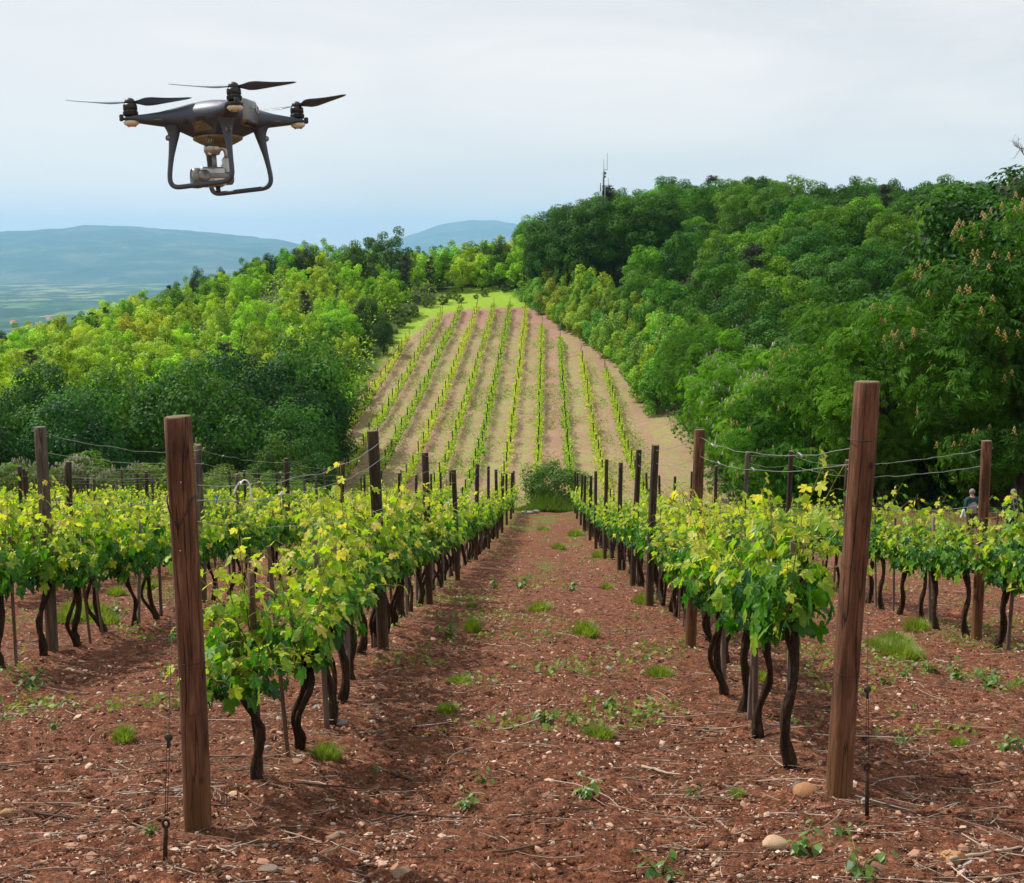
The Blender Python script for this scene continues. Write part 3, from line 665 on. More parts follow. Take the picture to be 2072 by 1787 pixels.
    if rest.n: tag(rest.build('posts', M['post_dark']), 'tiny dark posts of the uppermost far field', 'posts', kind='stuff')
    return POST
def build_wires(POST):
    rr = np.random.default_rng(77)
    for x, L in POST.items():
        if abs(x) > 17: continue
        L = sorted(L)[:8]
        lv = [(.06, 'top'), (.24, 'second')] + ([(.62, 'third')] if abs(x) < 8 else [])
        for dz, nm in lv:
            P = []
            for (a, b) in zip(L[:-1], L[1:]):
                za = a[2] + (a[3] - dz if a[4] is None else a[3] - .27 - dz * .4); zb = b[2] + b[3] - dz - (.10 if dz > .3 else 0)
                if dz > .3: za = a[2] + 1.42; zb = b[2] + 1.42
                xa = a[1] if a[4] is None else a[1] + (a[4][0] - a[1]) * .85
                n = 15; sag = rr.uniform(.03, .09) * (1.7 if a[4] is not None else 1)
                for i in range(n):
                    t = i / n; j = rr.normal(0, .006)
                    P.append((xa + (b[1] - xa) * t + .05 + rr.normal(0, .004), a[0] + (b[0] - a[0]) * t, za + (zb - za) * t - sag * 4 * t * (1 - t) + j))
            if len(P) < 4: continue
            mb = MB(); mb.add(*tube(P, .0022 if abs(x) < 3 else .003, 5, False)); o = mb.build('trellis_wire', M['wire'])
            side = NEAR[x][3]; tag(o, f'{nm} galvanised wire strung between the posts of the {side}', 'wire', 'wires strung along the rows')
            if abs(x) < 5:                                      # twisted joints
                for q in range(2):
                    p = np.array(P[int(rr.integers(4, min(40, len(P) - 2)))]); a = np.linspace(0, 9 * math.pi, 50)
                    jb = MB(); jb.add(*tube(np.stack([p[0] + np.cos(a) * .008, p[1] + (a / 28 - .5) * .10, p[2] + np.sin(a) * .008], -1), .0022, 5)); jb.build('twisted_joint', M['wire'], o)
    # guys down to the iron anchors
    for nm, (u, v), (ut, vt), x in (('left', (333, 1745), (336, 1672), -1.57), ('right', (1755, 1655), (1754, 1556), 1.45)):
        g = onground(u, v); p0 = POST[x][0]; base = np.array((p0[1], p0[0], p0[2]))
        top = at(ut, vt, g[1]); r = empty('ground_anchor', tuple(g)); lt = top - g
        mb = MB(); mb.add(*tube([(0, 0, -.08), lt * .5, lt], [.0095, .0095, .0085], 10, lump=.05)); mb.build('iron_rod', M['rust'], r)
        a = np.linspace(0, 2 * math.pi, 17); mb = MB(); mb.add(*tube(np.stack([np.cos(a) * .012, a * 0, lt[2] + .012 + np.sin(a) * .016], -1) + (lt[0], 0, 0), .0055, 8, False)); mb.build('eye', M['rust'], r)
        tag(r, f'rusty iron anchor rod in the soil before the {nm} end post', 'ground anchor', 'anchor rods before the end posts')
        hp = base + (np.array(p0[4]) - base) * .62 + np.array((-.055 if nm == 'left' else .06, 0, 0)); eye = g + lt + (0, 0, .02)
        w = empty('guy_wire', tuple(eye)); q = (hp - eye)
        for s_ in (-1, 1):
            mb = MB(); mb.add(*tube([(s_ * .004, 0, 0), q * .32 + (s_ * .006, 0, 0), q * .34, q], .0016, 5)); mb.build('wire_strand', M['dwire'], w)
        c = q * .33; mb = MB(); V, Fs = lathe([(0, -.007), (.012, -.007), (.018, 0), (.012, .007), (0, .007)], 14); V = V @ rotm('X', 90).T + c; mb.add(V, Fs); mb.add(*rbox(tuple(c + (0, 0, -.02)), (.012, .02, .05))); mb.build('wire_tensioner', M['dwire'], w)
        tag(w, f'thin twin guy wire with a round tensioner on the {nm} end post', 'guy wire', 'guy wires of the end posts')
    # white cord hanging from a wire between the left rows, blue cords, a white tag
    def cord(name, pts, r_, mat, label, cat):
        pts = np.array(pts, float); t = np.linspace(0, 1, len(pts)); tt = np.linspace(0, 1, 24); P = np.stack([np.interp(tt, t, pts[:, i]) for i in range(3)], -1)
        for _ in range(3): P[1:-1] = (P[:-2] + P[1:-1] * 2 + P[2:]) / 4
        mb = MB(); mb.add(*tube(P, r_, 6)); tag(mb.build(name, M[mat]), label, cat)
    y = 9.6
    cord('hanging_twine', [at(472, 1003, y), at(480, 980, y), at(489, 972, y), at(486, 985, y - .03), at(490, 970, y), at(503, 972, y), at(507, 990, y), at(508, 1012, y)], .0055, 'white', 'white cord looped over the wire between the left posts', 'cord')
    cord('blue_twine', [at(434, 1002, 19), at(440, 1008, 19), at(437, 1020, 19), at(444, 1026, 19)], .012, 'blue', 'bright blue cord tied in the vines behind the left end post', 'cord')
    cord('blue_twine', [at(536, 1008, 24), at(541, 1010, 24), at(545, 1016, 24)], .014, 'blue', 'small blue tie in the vines below the white cord', 'cord')
    cord('blue_twine', [at(640, 1172, 15), at(645, 1176, 15)], .010, 'blue', 'tiny blue tie low in the left vines beside a post', 'cord')
    cord('white_tag', [at(1944, 1048, 13.4), at(1950, 1030, 13.4), at(1953, 1046, 13.4)], .009, 'white', 'white plastic tag on the wire beside the right-hand brown post', 'tag')
# ------------------------------------------------------------------ trees
PALM = None
def palm_leaf():
    """five-fingered drooping chestnut leaf"""
    V, Fs = [], []
    for k, a in enumerate((-74, -36, 0, 36, 74)):
        L = (.62, .88, 1, .88, .62)[k]; R = rotm('Z', -a); q = np.array([(0, .04, 0), (.13 * L, .6 * L, -.14 * L), (0, L, -.42 * L), (-.13 * L, .6 * L, -.14 * L)]); V.append(q @ R.T); Fs.append(np.array([(0, 1, 2, 3)]) + 4 * k)
    return np.concatenate(V), np.concatenate(Fs)
def tree_proto(seed, kind, R=4., Hc=7., base=1.5, nl=5200, ls=.34, nlobe=24, blossom=None, trunk=.2):
    """crown and trunk of one tree; base = clear trunk height, Hc = crown height"""
    r = np.random.default_rng(seed); C, S = [], []
    cz = base + Hc * .52
    g = np.arange(nlobe) + .5; ph = np.arccos(1 - 2 * g / nlobe); th = math.pi * (1 + 5 ** .5) * g + r.uniform(0, 6)
    D = np.stack([np.cos(th) * np.sin(ph), np.sin(th) * np.sin(ph), np.cos(ph)], -1) + r.normal(0, .16, (nlobe, 3))
    ax = np.array((R, R, Hc * .5)); fac = r.uniform(.52, .86, nlobe)
    if kind == 'young': fac = r.uniform(.4, .95, nlobe)
    taper = 1 - .30 * np.clip(D[:, 2], 0, 1) * (kind in ('young', 'cone')) * 1.6
    C = D * fac[:, None] * ax * np.stack([taper, taper, np.ones(nlobe)], -1) + (0, 0, cz); S = r.uniform(.20, .36, nlobe) * R * (1.0 if kind != 'young' else .8)
    C[:, 2] = np.maximum(C[:, 2], base + S * .5)
    which = r.integers(0, nlobe, nl); d = r.normal(0, 1, (nl, 3)); d[:, 2] += .25; d /= np.linalg.norm(d, axis=1)[:, None]
    sq = np.array((1, 1, .72 if kind != 'young' else 1.25))
    rad_ = np.where(r.random(nl) < .8, r.uniform(.82, 1.08, nl), r.uniform(.4, .9, nl))
    pos = C[which] + d * (S[which] * rad_)[:, None] * sq
    q = (pos - (0, 0, cz)) / ax; inner = np.linalg.norm(q, axis=1) < .45
    pos = pos[~inner]; d = d[~inner]; which = which[~inner]; n = len(pos)
    out = q[~inner] / (np.linalg.norm(q[~inner], axis=1)[:, None] + 1e-6)
    nrm = d * .95 + out * .15 + (0, 0, .35) + r.normal(0, .34, (n, 3)); tip = out + r.normal(0, .6, (n, 3)) + (0, 0, -.5)
    lt = r.normal(.5, .2, nlobe); tint = np.clip(lt[which] + r.normal(0, .16, n), 0, 1)
    if kind == 'chestnut':
        nrm = d * .8 + out * .2 + (0, 0, .6) + r.normal(0, .22, (n, 3)); tip = out * (1, 1, .2) + r.normal(0, .5, (n, 3)); tp = palm_leaf(); rep = len(tp[0])
        V, Fs = scatter(*tp, pos, frames(nrm, tip), ls * r.uniform(.7, 1.2, n))
    else:
        rep = 4; V, Fs = scatter(*QUAD, pos, frames(nrm, tip), np.stack([ls * 1.25 * r.uniform(.7, 1.3, n), ls * r.uniform(.7, 1.3, n), np.full(n, ls)], -1))
    crown = mk('crown', V, [Fs], M['crown'], attrs={'tint': np.repeat(tint, rep)})
    parts = [crown]
    mb = MB(); t = np.linspace(0, 1, 9); Ht = base + Hc * .72
    P = np.stack([np.sin(t * 3 + seed) * .10 * t * R * .4, np.cos(t * 2.4 + seed) * .08 * t * R * .4, t * (Ht + .8) - .8], -1)
    mb.add(*tube(P, trunk * (1.15 - .95 * t), 9, True, .08, seed))
    for k in r.choice(nlobe, min(10, nlobe), replace=False):
        j = int(np.clip((C[k][2] * .62) / Ht * 8, 1, 7)); a = P[j]; b = C[k]; m_ = (a + b) / 2 + (0, 0, .12 * R)
        tt = np.linspace(0, 1, 6)[:, None]; Q = (1 - tt) ** 2 * a + 2 * tt * (1 - tt) * m_ + tt ** 2 * b; mb.add(*tube(Q, trunk * .42 * (1.05 - .85 * tt[:, 0]), 6, True, .08, k))
    parts.append(mb.build('trunk', M['tbark']))
    if blossom:
        nb, mat = blossom; ok = np.where((np.linalg.norm((pos - (0, 0, cz)) / ax, axis=1) > .82) & (d[:, 2] > -.3))[0]
        sel = r.choice(ok, min(nb, len(ok)), replace=False); V, Fs, T = [], [], []; k0 = 0
        for i in sel:
            c = pos[i] + out[i] * .12; hgt = r.uniform(.24, .36)
            for a in range(8):
                th = a * 2.4; f = a / 8; p = c + np.array((math.cos(th), math.sin(th), 0)) * .085 * (1 - f) + (0, 0, f * hgt)
                V.append(p + np.array([(0, 0, .05), (.05, 0, -.02), (-.03, .045, -.02), (-.03, -.045, -.02)])); Fs.append(np.array([(0, 1, 2), (0, 2, 3), (0, 3, 1), (1, 3, 2)]) + k0); k0 += 4; T.append(np.full(4, f))
        parts.append(mk('blossoms', np.concatenate(V), [np.concatenate(Fs)], M[mat], attrs={'tint': np.concatenate(T)}))
    return Proto(parts)
def pine_proto(seed, R=2.6, Ht=10, col='needle'):
    r = np.random.default_rng(seed); mb = MB(); t = np.linspace(0, 1, 9); P = np.stack([np.sin(t * 2 + seed) * .2, t * .1, t * (Ht + .7) - .7], -1)
    mb.add(*tube(P, .17 * (1.1 - .95 * t), 8, True, .08, seed)); pos, nrm, tip = [], [], []
    for k in range(44):
        f = r.uniform(.28, 1) ** .85; z = Ht * f; L = R * (1.12 - f) ** .55 * r.uniform(.55, 1.1) * (1 if f > .35 else .7); a = r.uniform(0, 6.283)
        e = np.array((math.cos(a) * L, math.sin(a) * L, z + L * .12)); s0 = np.array((0, 0, z - .25)); mb.add(*tube([s0, (s0 + e) / 2, e], [.045, .03, .012], 5, False))
        nn = 80; q = r.uniform(.35, 1.08, nn); p = s0 + (e - s0) * q[:, None] + r.normal(0, .24, (nn, 3)) * (1, 1, .42); pos.append(p); nrm.append(r.normal(0, .5, (nn, 3)) + (0, 0, .8)); tip.append(r.normal(0, 1, (nn, 3)) + (0, 0, .6))
    pos, nrm, tip = map(np.concatenate, (pos, nrm, tip)); n = len(pos)
    V, Fs = scatter(*QUAD, pos, frames(nrm, tip), np.stack([np.full(n, .16), r.uniform(.26, .42, n), np.full(n, .3)], -1))
    c = mk('crown', V, [Fs], M[col], attrs={'tint': np.repeat(np.clip(r.normal(.5, .25, n), 0, 1), 4)})
    return Proto([c, mb.build('trunk', M['tbark'])])
def bare_branches(mb, r, a, d, L, rad_, lev):
    n = 6; P = [a]; dd = np.array(d, float)
    for i in range(n): dd = dd + r.normal(0, .20, 3) + (0, 0, .03); dd /= np.linalg.norm(dd); P.append(P[-1] + dd * L / n)
    P = np.array(P); mb.add(*tube(P, rad_ * np.linspace(1, .4, n + 1), 5, False))
    if lev > 0:
        for k in range(4):
            j = int(r.integers(2, n + 1)); nd = dd + r.normal(0, .75, 3); nd /= np.linalg.norm(nd); bare_branches(mb, r, P[j], nd, L * r.uniform(.4, .62), rad_ * .5, lev - 1)

def poisson(n, fx, mind, r, tries=40000):
    """points from fx(r) -> (x, y) or None, no two nearer than mind(x, y)"""
    pts = []
    for _ in range(tries):
        p = fx(r)
        if p is None: continue
        m = mind(*p)
        if pts:
            a = np.array(pts); 
            if np.min(np.hypot(a[:, 0] - p[0], a[:, 1] - p[1])) < m: continue
        pts.append(p)
        if len(pts) >= n: break
    return pts
def build_trees():
    r = np.random.default_rng(42)
    young = [tree_proto(300 + i, 'young', 2.3, 5.6, .5, 3800, .21, 26, trunk=.09) for i in range(5)]
    round_ = [tree_proto(320 + i, 'round', 4.2, 8.2, 1.6, 7000, .27, 34, trunk=.2) for i in range(5)]
    dark = [tree_proto(340 + i, 'round', 4.4, 8.0, .4, 11000, .23, 60, trunk=.2) for i in range(3)]
    tall = [tree_proto(350 + i, 'round', 6.6, 19, 2.5, 26000, .34, 110, trunk=.4) for i in range(2)]
    chest = [tree_proto(360, 'chestnut', 5.2, 12.2, .6, 8000, .42, 80, (230, 'blossom_orange'), .34), tree_proto(361, 'chestnut', 5.0, 12, .5, 7000, .42, 76, (200, 'blossom_white'), .32), tree_proto(362, 'chestnut', 5.2, 12.4, 1.2, 7500, .42, 80, None, .34)]
    pines = [pine_proto(380 + i) for i in range(3)]
    hedge = [tree_proto(400 + i, 'young', 2.4, 4.8, .0, 3600, .20, 22, trunk=.08) for i in range(3)]
    def col(base, j=.12):
        c = np.array(base) * (1 + r.normal(0, j, 3) * (.9, .5, 1)) * r.uniform(.86, 1.14); return tuple(np.clip(c, .004, 1))
    YG = [((.12, .29, .02), 'mid green'), ((.21, .42, .022), 'fresh green'), ((.30, .50, .025), 'yellow green'), ((.37, .53, .03), 'yellowish'), ((.38, .52, .05), 'pale gold'), ((.30, .48, .045), 'pale green')]
    # ---- left hillside: young bright trees climbing to the skyline
    def fl(r_):
        y = 108 + 212 * r_.random() ** .8; lim = -.47 * y; e = float(edgeL(y)) - 2.5
        if y > 250: e = float(edgeL(y)) - 2.5 + (y > 274) * 40
        x = lim + r_.random() * (e - lim)
        if x > float(edgeR(y)) + 7: return None
        return (x, y)
    pts = poisson(268, fl, lambda x, y: 3.9 + (y - 100) * .010, r)
    lines = {}
    for p in pts: lines.setdefault(int((p[1] - 100) // 16), []).append(p)
    for li in sorted(lines):
        for k, (x, y) in enumerate(sorted(lines[li])):
            z = float(H(x, y)) - .3; n = fbm(x * .045 + 3, y * .045, 2, 90); cc, cn = YG[int(np.clip(n * 9 - 2 + r.normal(0, .8), 0, 5))]
            if y < 132: cc, cn = ((.075, .15, .025), 'mid green') if r.random() < .5 else (cc, cn)
            s = r.uniform(.82, 1.25) * (1.0 if y < 255 else 1.02); rz = r.uniform(0, 6.28)
            if y > 225 and r.random() < .05 or y <= 225 and r.random() < .03:
                o = pines[int(r.integers(0, 3))].place('pine_tree', (x, y, z), rz, r.uniform(.62, .82)); tag(o, f'dark pine on the left hill, {ordw(k + 1)} from the left, {ordw(li + 1)} line up', 'pine tree', 'pines on the left hill')
            else:
                P = young if r.random() < .86 else round_; ss = s if P is young else s * .58
                o = P[int(r.integers(0, len(P)))].place('young_tree', (x, y, z), rz, (ss * 1.12, ss * 1.12, ss), col(cc)); tag(o, f'{cn} tree on the left hill, {ordw(k + 1)} from the left, {ordw(li + 1)} line up', 'tree', 'young trees on the left hill')
    # tall individual trees on the skyline
    for (u, v, y, kind, s, lab) in [(730, 482, 262, 'round', .95, 'loose crowned tree standing above the skyline left of the far field'), (790, 470, 258, 'round', 1.05, 'tallest dark green tree on the skyline left of the far field'), (822, 520, 250, 'pine', .75, 'dark pine below the tallest skyline tree'), (625, 500, 272, 'dark', .8, 'broad dark tree on the skyline of the left hill'), (600, 505, 280, 'dark', .6, 'dark rounded tree beside the broad one on the left skyline'), (545, 515, 285, 'dark', .6, 'dark low tree on the left skyline before the mountain'), (400, 545, 286, 'dark', .55, 'dark tree cresting the left hill under the mountain foot'), (448, 545, 287, 'dark', .42, 'small dark tree right of the one under the mountain foot'), (4, 672, 250, 'dark', .5, 'dark tree at the low left end of the hill crest'), (213, 622, 285, 'pine', .42, 'small dark pine low on the left crest'), (1012, 480, 272, 'dark', .5, 'dark round tree on the saddle between the hills'), (975, 492, 282, 'round', .6, 'green tree on the saddle left of the dark one'), (345, 605, 250, 'dark', .5, 'dark bushy tree in the upper left slope'), (740, 600, 205, 'dark', .55, 'dark ivy-clad tree beside the meadow strip'), (775, 640, 192, 'dark', .42, 'low dark tree over the meadow strip'), (870, 520, 262, 'pine', .6, 'slim dark pine above the meadow'), (715, 640, 196, 'dark', .5, 'dark tree left of the ivy-clad one')]:
        p = at(u, v, y); g = float(H(p[0], y)) - .3; hh = p[2] - g
        P, h0 = {'round': (round_[int(r.integers(0, 5))], 9.8), 'dark': (dark[int(r.integers(0, 3))], 8.4), 'pine': (pines[1], 10.)}[kind]
        sc_ = max(.3, hh / h0); w = s if kind != 'pine' else sc_
        if kind == 'pine': o = P.place('pine_tree', (p[0], y, g), r.uniform(0, 6), (max(s, .5), max(s, .5), sc_))
        else: o = P.place('broadleaf_tree', (p[0], y, g), r.uniform(0, 6), (w, w, sc_), col((.035, .085, .022) if kind == 'dark' else (.06, .13, .025), .06))
        tag(o, lab, 'pine tree' if kind == 'pine' else 'tree')
    # ---- dark trees in the dip behind the near vines
    dk = [(-36.5, 98, 1.0, 1), (-29.5, 103, 1.15, 1), (-44, 96, 1.0, 1), (-25.2, 112, 1.1, 1), (-52, 104, 1.1, 1), (-24.2, 122, 1.15, 1), (-31, 116, 1.05, 1), (-60, 112, 1.1, 0), (-38, 110, 1.0, 0), (-21.2, 104, .85, 1), (-19.2, 99, .6, 1), (-21.8, 120, .85, 1), (-20.6, 97, .6, 0), (-23, 112, .8, 1), (-45, 112, 1., 1), (-34, 90, .9, 1), (-41, 85, .95, 1), (-25, 132, 1.1, 0), (-49, 92, .9, 0)]
    for k, (x, y, s, dd) in enumerate(sorted(dk)):
        o = dark[k % 3].place('broadleaf_tree', (x, y, float(H(x, y)) - .4), r.uniform(0, 6), (s * 1.12, s * 1.12, s * 1.34), col(((.030, .11, .026), (.045, .14, .024), (.022, .085, .026))[k % 3] if dd else (.06, .15, .02), .08))
        tag(o, f'{"very dark" if dd else "mid green"} dense tree in the dip behind the left vines, {ordw(k + 1)} from the left', 'tree', 'dense trees in the dip at left')
    lt = [(-21.5, 86, .62), (-18.3, 84, .52), (-24.8, 82, .64), (-15.8, 82, .42), (-29, 78, .6), (-33, 76, .5), (-38, 76, .62), (-20, 78, .42), (-27, 74, .4), (-46, 82, .7), (-23, 92, .55), (-13.6, 80, .3), (-17, 90, .5), (-15.4, 86, .4), (-19, 94, .55), (-18.5, 88, .5)]
    for k, (x, y, s) in enumerate(sorted(lt)):
        o = round_[k % 5].place('small_tree', (x, y, float(H(x, y)) - .3), r.uniform(0, 6), (s, s, s * .86), col((.10, .20, .03)))
        tag(o, f'light green small tree just beyond the left vines, {ordw(k + 1)} from the left', 'tree', 'small light trees beyond the left vines')
    # blossoming thicket
    for k, (u, v, y, s) in enumerate([(120, 955, 64, .5), (175, 948, 66, .55), (228, 960, 64, .45), (25, 960, 62, .5)]):
        p = at(u, v, y); x = p[0]; z = float(H(x, y)); o = blos.place('flowering_bush', (x, y, z), r.uniform(0, 6), s, (.08, .13, .045))
        tag(o, f'pale blossoming bush at the far edge of the left vines, {ordw(k + 1)} along', 'bush', 'blossoming bushes beyond the left vines')
    # meadow bushes
    for k, (x, y, s) in enumerate([(-17, 252, .34), (-12.5, 262, .3), (-14, 258, .22), (-26, 210, .5), (-27.5, 200, .45), (-27, 190, .4), (-25, 222, .5), (-22.5, 244, .5), (-20, 250, .4), (-8.5, 264, .3), (-19, 258, .42), (-24, 232, .5)]):
        o = hedge[k % 3].place('meadow_bush', (x, y, float(H(x, y)) - .1), r.uniform(0, 6), (s * 1.4, s * 1.4, s), col((.08, .15, .03)))
        tag(o, f'low green bush round the meadow above the far field, {ordw(k + 1)} in the group', 'bush', 'bushes round the meadow')
    # ---- hedge along the upper right side of the far field
    pts = []
    y = 243.
    while y > 150:
        x = float(edgeR(y)) + .8; pts.append((x + r.normal(0, .4), y)); y -= 3.0 if y > 200 else 3.6
    for k, (x, y) in enumerate(pts):
        for row in (0, 1):
            xx, yy = x + row * 3.4, y + row * 3.2; cc = [(.24, .42, .035), (.15, .33, .03), (.32, .43, .05), (.16, .34, .06)][int(r.integers(0, 4))]
            s = r.uniform(1.0, 1.4); o = (hedge if row == 0 else young)[int(r.integers(0, 3))].place('hedge_shrub', (xx, yy, float(H(xx, yy)) - .4), r.uniform(0, 6), (s, s, s * (1.0 + row * .1)), col(cc))
            tag(o, f'light green shrub, {ordw(k + 1)} down the {"front" if row == 0 else "rear"} hedge line beside the far field', 'shrub', 'shrubs edging the far field')
    # ---- chestnuts down the right side, near to far
    ch = [(21.8, 58, 0, 1.12), (26.5, 63, 0, 1.15), (18.0, 68, 2, .9), (16.0, 78, 0, .9), (18.5, 86, 2, 1.0), (18.0, 98, 1, 1.0), (17.4, 110, 1, .98), (17.8, 122, 1, 1.0), (17.0, 134, 2, .92), (27, 76, 2, 1.2), (26, 104, 1, 1.1), (26, 118, 2, 1.1), (16.6, 148, 2, .8), (24, 93, 2, 1.05)]
    names = {0: 'orange', 1: 'white'}
    for k, (x, y, v, s) in enumerate(sorted(ch, key=lambda t: t[1])):
        g = (.046, .155, .009) if v == 0 else (.11, .29, .014) if v == 1 else (.085, .22, .012)
        hs = s * (1.0 if y > 66 else 1.0); o = chest[v].place('chestnut_tree', (x, y, float(H(x, y)) - .4), k * 1.3, (s, s, hs), col(g, .06))
        fl_ = f'with {names[v]} flower spikes' if v < 2 else 'without visible flowers'
        tag(o, f'broad green chestnut {fl_}, {ordw(k + 1)} from the near end of the right wood', 'chestnut tree', 'chestnuts along the right wood')
    # ---- right hillside wood
    def fr(r_):
        y = 88 + 235 * r_.random() ** .9; e = float(edgeR(y)) + (9 if y < 160 else 6.5); lim = .45 * y + 3
        if e > lim: return None
        return (e + r_.random() * (lim - e), y)
    pts = poisson(250, fr, lambda x, y: 5.1, r)
    lines = {}
    for p in pts: lines.setdefault(int((p[1] - 60) // 18), []).append(p)
    for li in sorted(lines):
        for k, (x, y) in enumerate(sorted(lines[li])):
            z = float(H(x, y)) - .4; rz = r.uniform(0, 6.28)
            if r.random() < .10:
                o = pines[int(r.integers(0, 3))].place('pine_tree', (x, y, z), rz, r.uniform(.95, 1.15)); tag(o, f'dark pine in the right wood, {ordw(k + 1)} from the left, {ordw(li + 1)} line back', 'pine tree', 'pines in the right wood'); continue
            cc, cn = [((.070, .195, .013), 'green'), ((.040, .135, .011), 'deep green'), ((.12, .27, .015), 'fresh green'), ((.055, .165, .020), 'dull green')][int(r.integers(0, 4))]
            s = r.uniform(.8, 1.1); o = round_[int(r.integers(0, 5))].place('broadleaf_tree', (x, y, z), rz, (s, s, s * r.uniform(.95, 1.12)), col(cc, .08))
            tag(o, f'{cn} tree in the right wood, {ordw(k + 1)} from the left, {ordw(li + 1)} line back', 'tree', 'trees of the right wood')
    for k, (u_, v_, y_, c_) in enumerate([(1102, 455, 248, (.03, .10, .012)), (1122, 428, 244, (.034, .12, .012)), (1148, 410, 241, (.04, .13, .012)), (1172, 407, 237, (.035, .12, .012)), (1205, 404, 233, (.05, .15, .012)), (1240, 398, 231, (.04, .13, .012)), (1285, 393, 229, (.06, .17, .012)), (1340, 388, 226, (.045, .14, .012))]):
        p = at(u_, v_, y_); g = float(H(p[0], y_)) - .4; s = (p[2] - g) / 21.; w = max(s, .62)
        o = tall[k % 2].place('broadleaf_tree', (p[0], y_, g), k * 1.7, (w, w, s), c_); tag(o, f'tall green tree on the shoulder of the right wood, {ordw(k + 1)} from the left', 'tree', 'tall trees on the shoulder of the right wood')
    for k, (u_, v_, y_) in enumerate([(1600, 492, 205), (1642, 515, 196), (1575, 470, 218), (1665, 540, 184), (1618, 532, 190), (1560, 520, 200), (1690, 500, 190)]):
        p = at(u_, v_, y_); g = float(H(p[0], y_)) - .4; s = min(1.5, max(.8, (p[2] - g) / 9.8)); o = round_[k % 5].place('broadleaf_tree', (p[0], y_, g), k * 1.9, (1.05, 1.05, s), col((.06, .18, .014), .08)); tag(o, f'green tree in the middle of the right wood, {ordw(k + 1)} in the group', 'tree', 'trees in the middle of the right wood')
    # tall dark trees over the chestnuts at right and the half dead one at the frame edge
    for k, (x, y, s, c_) in enumerate([(27.5, 76, 1.02, (.020, .080, .010)), (32.5, 80, 1.05, (.022, .085, .010)), (24.8, 86, .80, (.028, .11, .012)), (38, 92, 1.0, (.028, .10, .012)), (31, 97, .85, (.03, .11, .012))]):
        o = tall[k % 2].place('broadleaf_tree', (x, y, float(H(x, y)) - .4), k * 2., s, c_); tag(o, f'tall dark leafy tree towering behind the near chestnuts, {ordw(k + 1)} from the front', 'tree', 'tall dark trees behind the near chestnuts')
    p = at(2088, 520, 70); x = p[0]; z0 = float(H(x, 70)); e = empty('dying_tree', (x, 70, z0)); mb = MB(); hgt = p[2] - z0; q = np.linspace(0, 1, 10)
    P = np.stack([np.sin(q * 4) * .25, q * .3, q * (hgt + 7)], -1) - (0, 0, .3); mb.add(*tube(P, .26 * (1.08 - .85 * q), 9, True, .08, 3)); mb.build('trunk', M['tbark'], e)
    mb = MB(); rb = np.random.default_rng(6)
    for (u, v, dx) in ((2086, 322, -1), (2086, 352, -1), (2088, 300, -.6), (2088, 345, 1), (2088, 380, 1), (2086, 392, -1)):
        a = at(u, v, 70) - np.array((x, 70, z0)); bare_branches(mb, rb, a, (dx, rb.uniform(-.3, .3), .05), 1.35, .036, 2)
    mb.build('bare_branch', M['dry'], e)
    c = dark[1].o[0].copy(); COL.objects.link(c); c.name = 'crown'; c.parent = e; c.color = (.03, .08, .018, 1); c.scale = (.42, .42, .5); c.location = (.4, 0, hgt + .6)
    tag(e, 'half dead tree with bare twigs against the sky at the right edge', 'tree')
    # ---- undergrowth that closes the woods
    Vs, Fq, T, n0 = [], [], [], 0
    n = 110000; y = r.uniform(76, 310, n); side = r.random(n) < .5; x = np.where(side, r.uniform(-1, 0, n) * .48 * y, r.uniform(0, 1, n) * .48 * y)
    ok = (x < edgeL(y) - .5 - (y < 104) * 2) & (y > 88) | (x > edgeR(y) + .6) & (y < 260)
    x, y = x[ok], y[ok]; n = len(x); lf = x < 0; hh = r.uniform(0, 1, n) ** 1.3 * (1.2 + 1.6 * fbm(x * .2, y * .2, 2, 99)) * np.where(lf & (y > 125), 2.1, 1); pos = np.stack([x, y, H(x, y) + hh], -1)
    hh = hh * np.where(~lf & (y > 150), 1.8, 1.); pos[:, 2] = H(x, y) + hh
    for sel, c_, lab in ((lf & (y > 125), (.27, .45, .022), 'bright yellow green scrub between the trees of the left hill'), (~(lf & (y > 125)), (.06, .15, .02), 'mixed green undergrowth below the trees of both woods')):
        n = int(sel.sum()); V, Fs = scatter(*QUAD, pos[sel], frames(r.normal(0, .5, (n, 3)) + (0, -.3, .8), r.normal(0, 1, (n, 3))), r.uniform(.3, .55, n))
        u = mk('undergrowth', V, [Fs], M['crown'], attrs={'tint': np.repeat(np.clip(fbm(x[sel] * .3, y[sel] * .3, 3, 5) * 1.3 - .2 + r.normal(0, .2, n), 0, 1), 4)}); u.color = (*c_, 1); tag(u, lab, 'undergrowth', kind='stuff')
    for k, (u_, v_, y_) in enumerate([(885, 505, 276), (905, 500, 284), (925, 497, 290), (945, 498, 280), (960, 494, 296), (985, 492, 286), (1000, 490, 300), (1025, 488, 282), (1045, 486, 292), (1062, 482, 275), (935, 520, 270), (975, 515, 272), (1010, 510, 270), (1040, 508, 266), (1060, 505, 262), (868, 512, 272)]):
        p = at(u_, v_, y_); g = float(H(p[0], y_)) - .3; hh = max(2.5, p[2] - g); s = hh / 6.0; cc, cn = YG[k % 4]
        o = young[k % 5].place('young_tree', (p[0], y_, g), k * 1.1, (max(s, .9) * 1.25, max(s, .9) * 1.25, s), col(cc)); tag(o, f'{cn} tree on the saddle beyond the meadow, {ordw(k + 1)} in the group', 'tree', 'trees on the saddle')
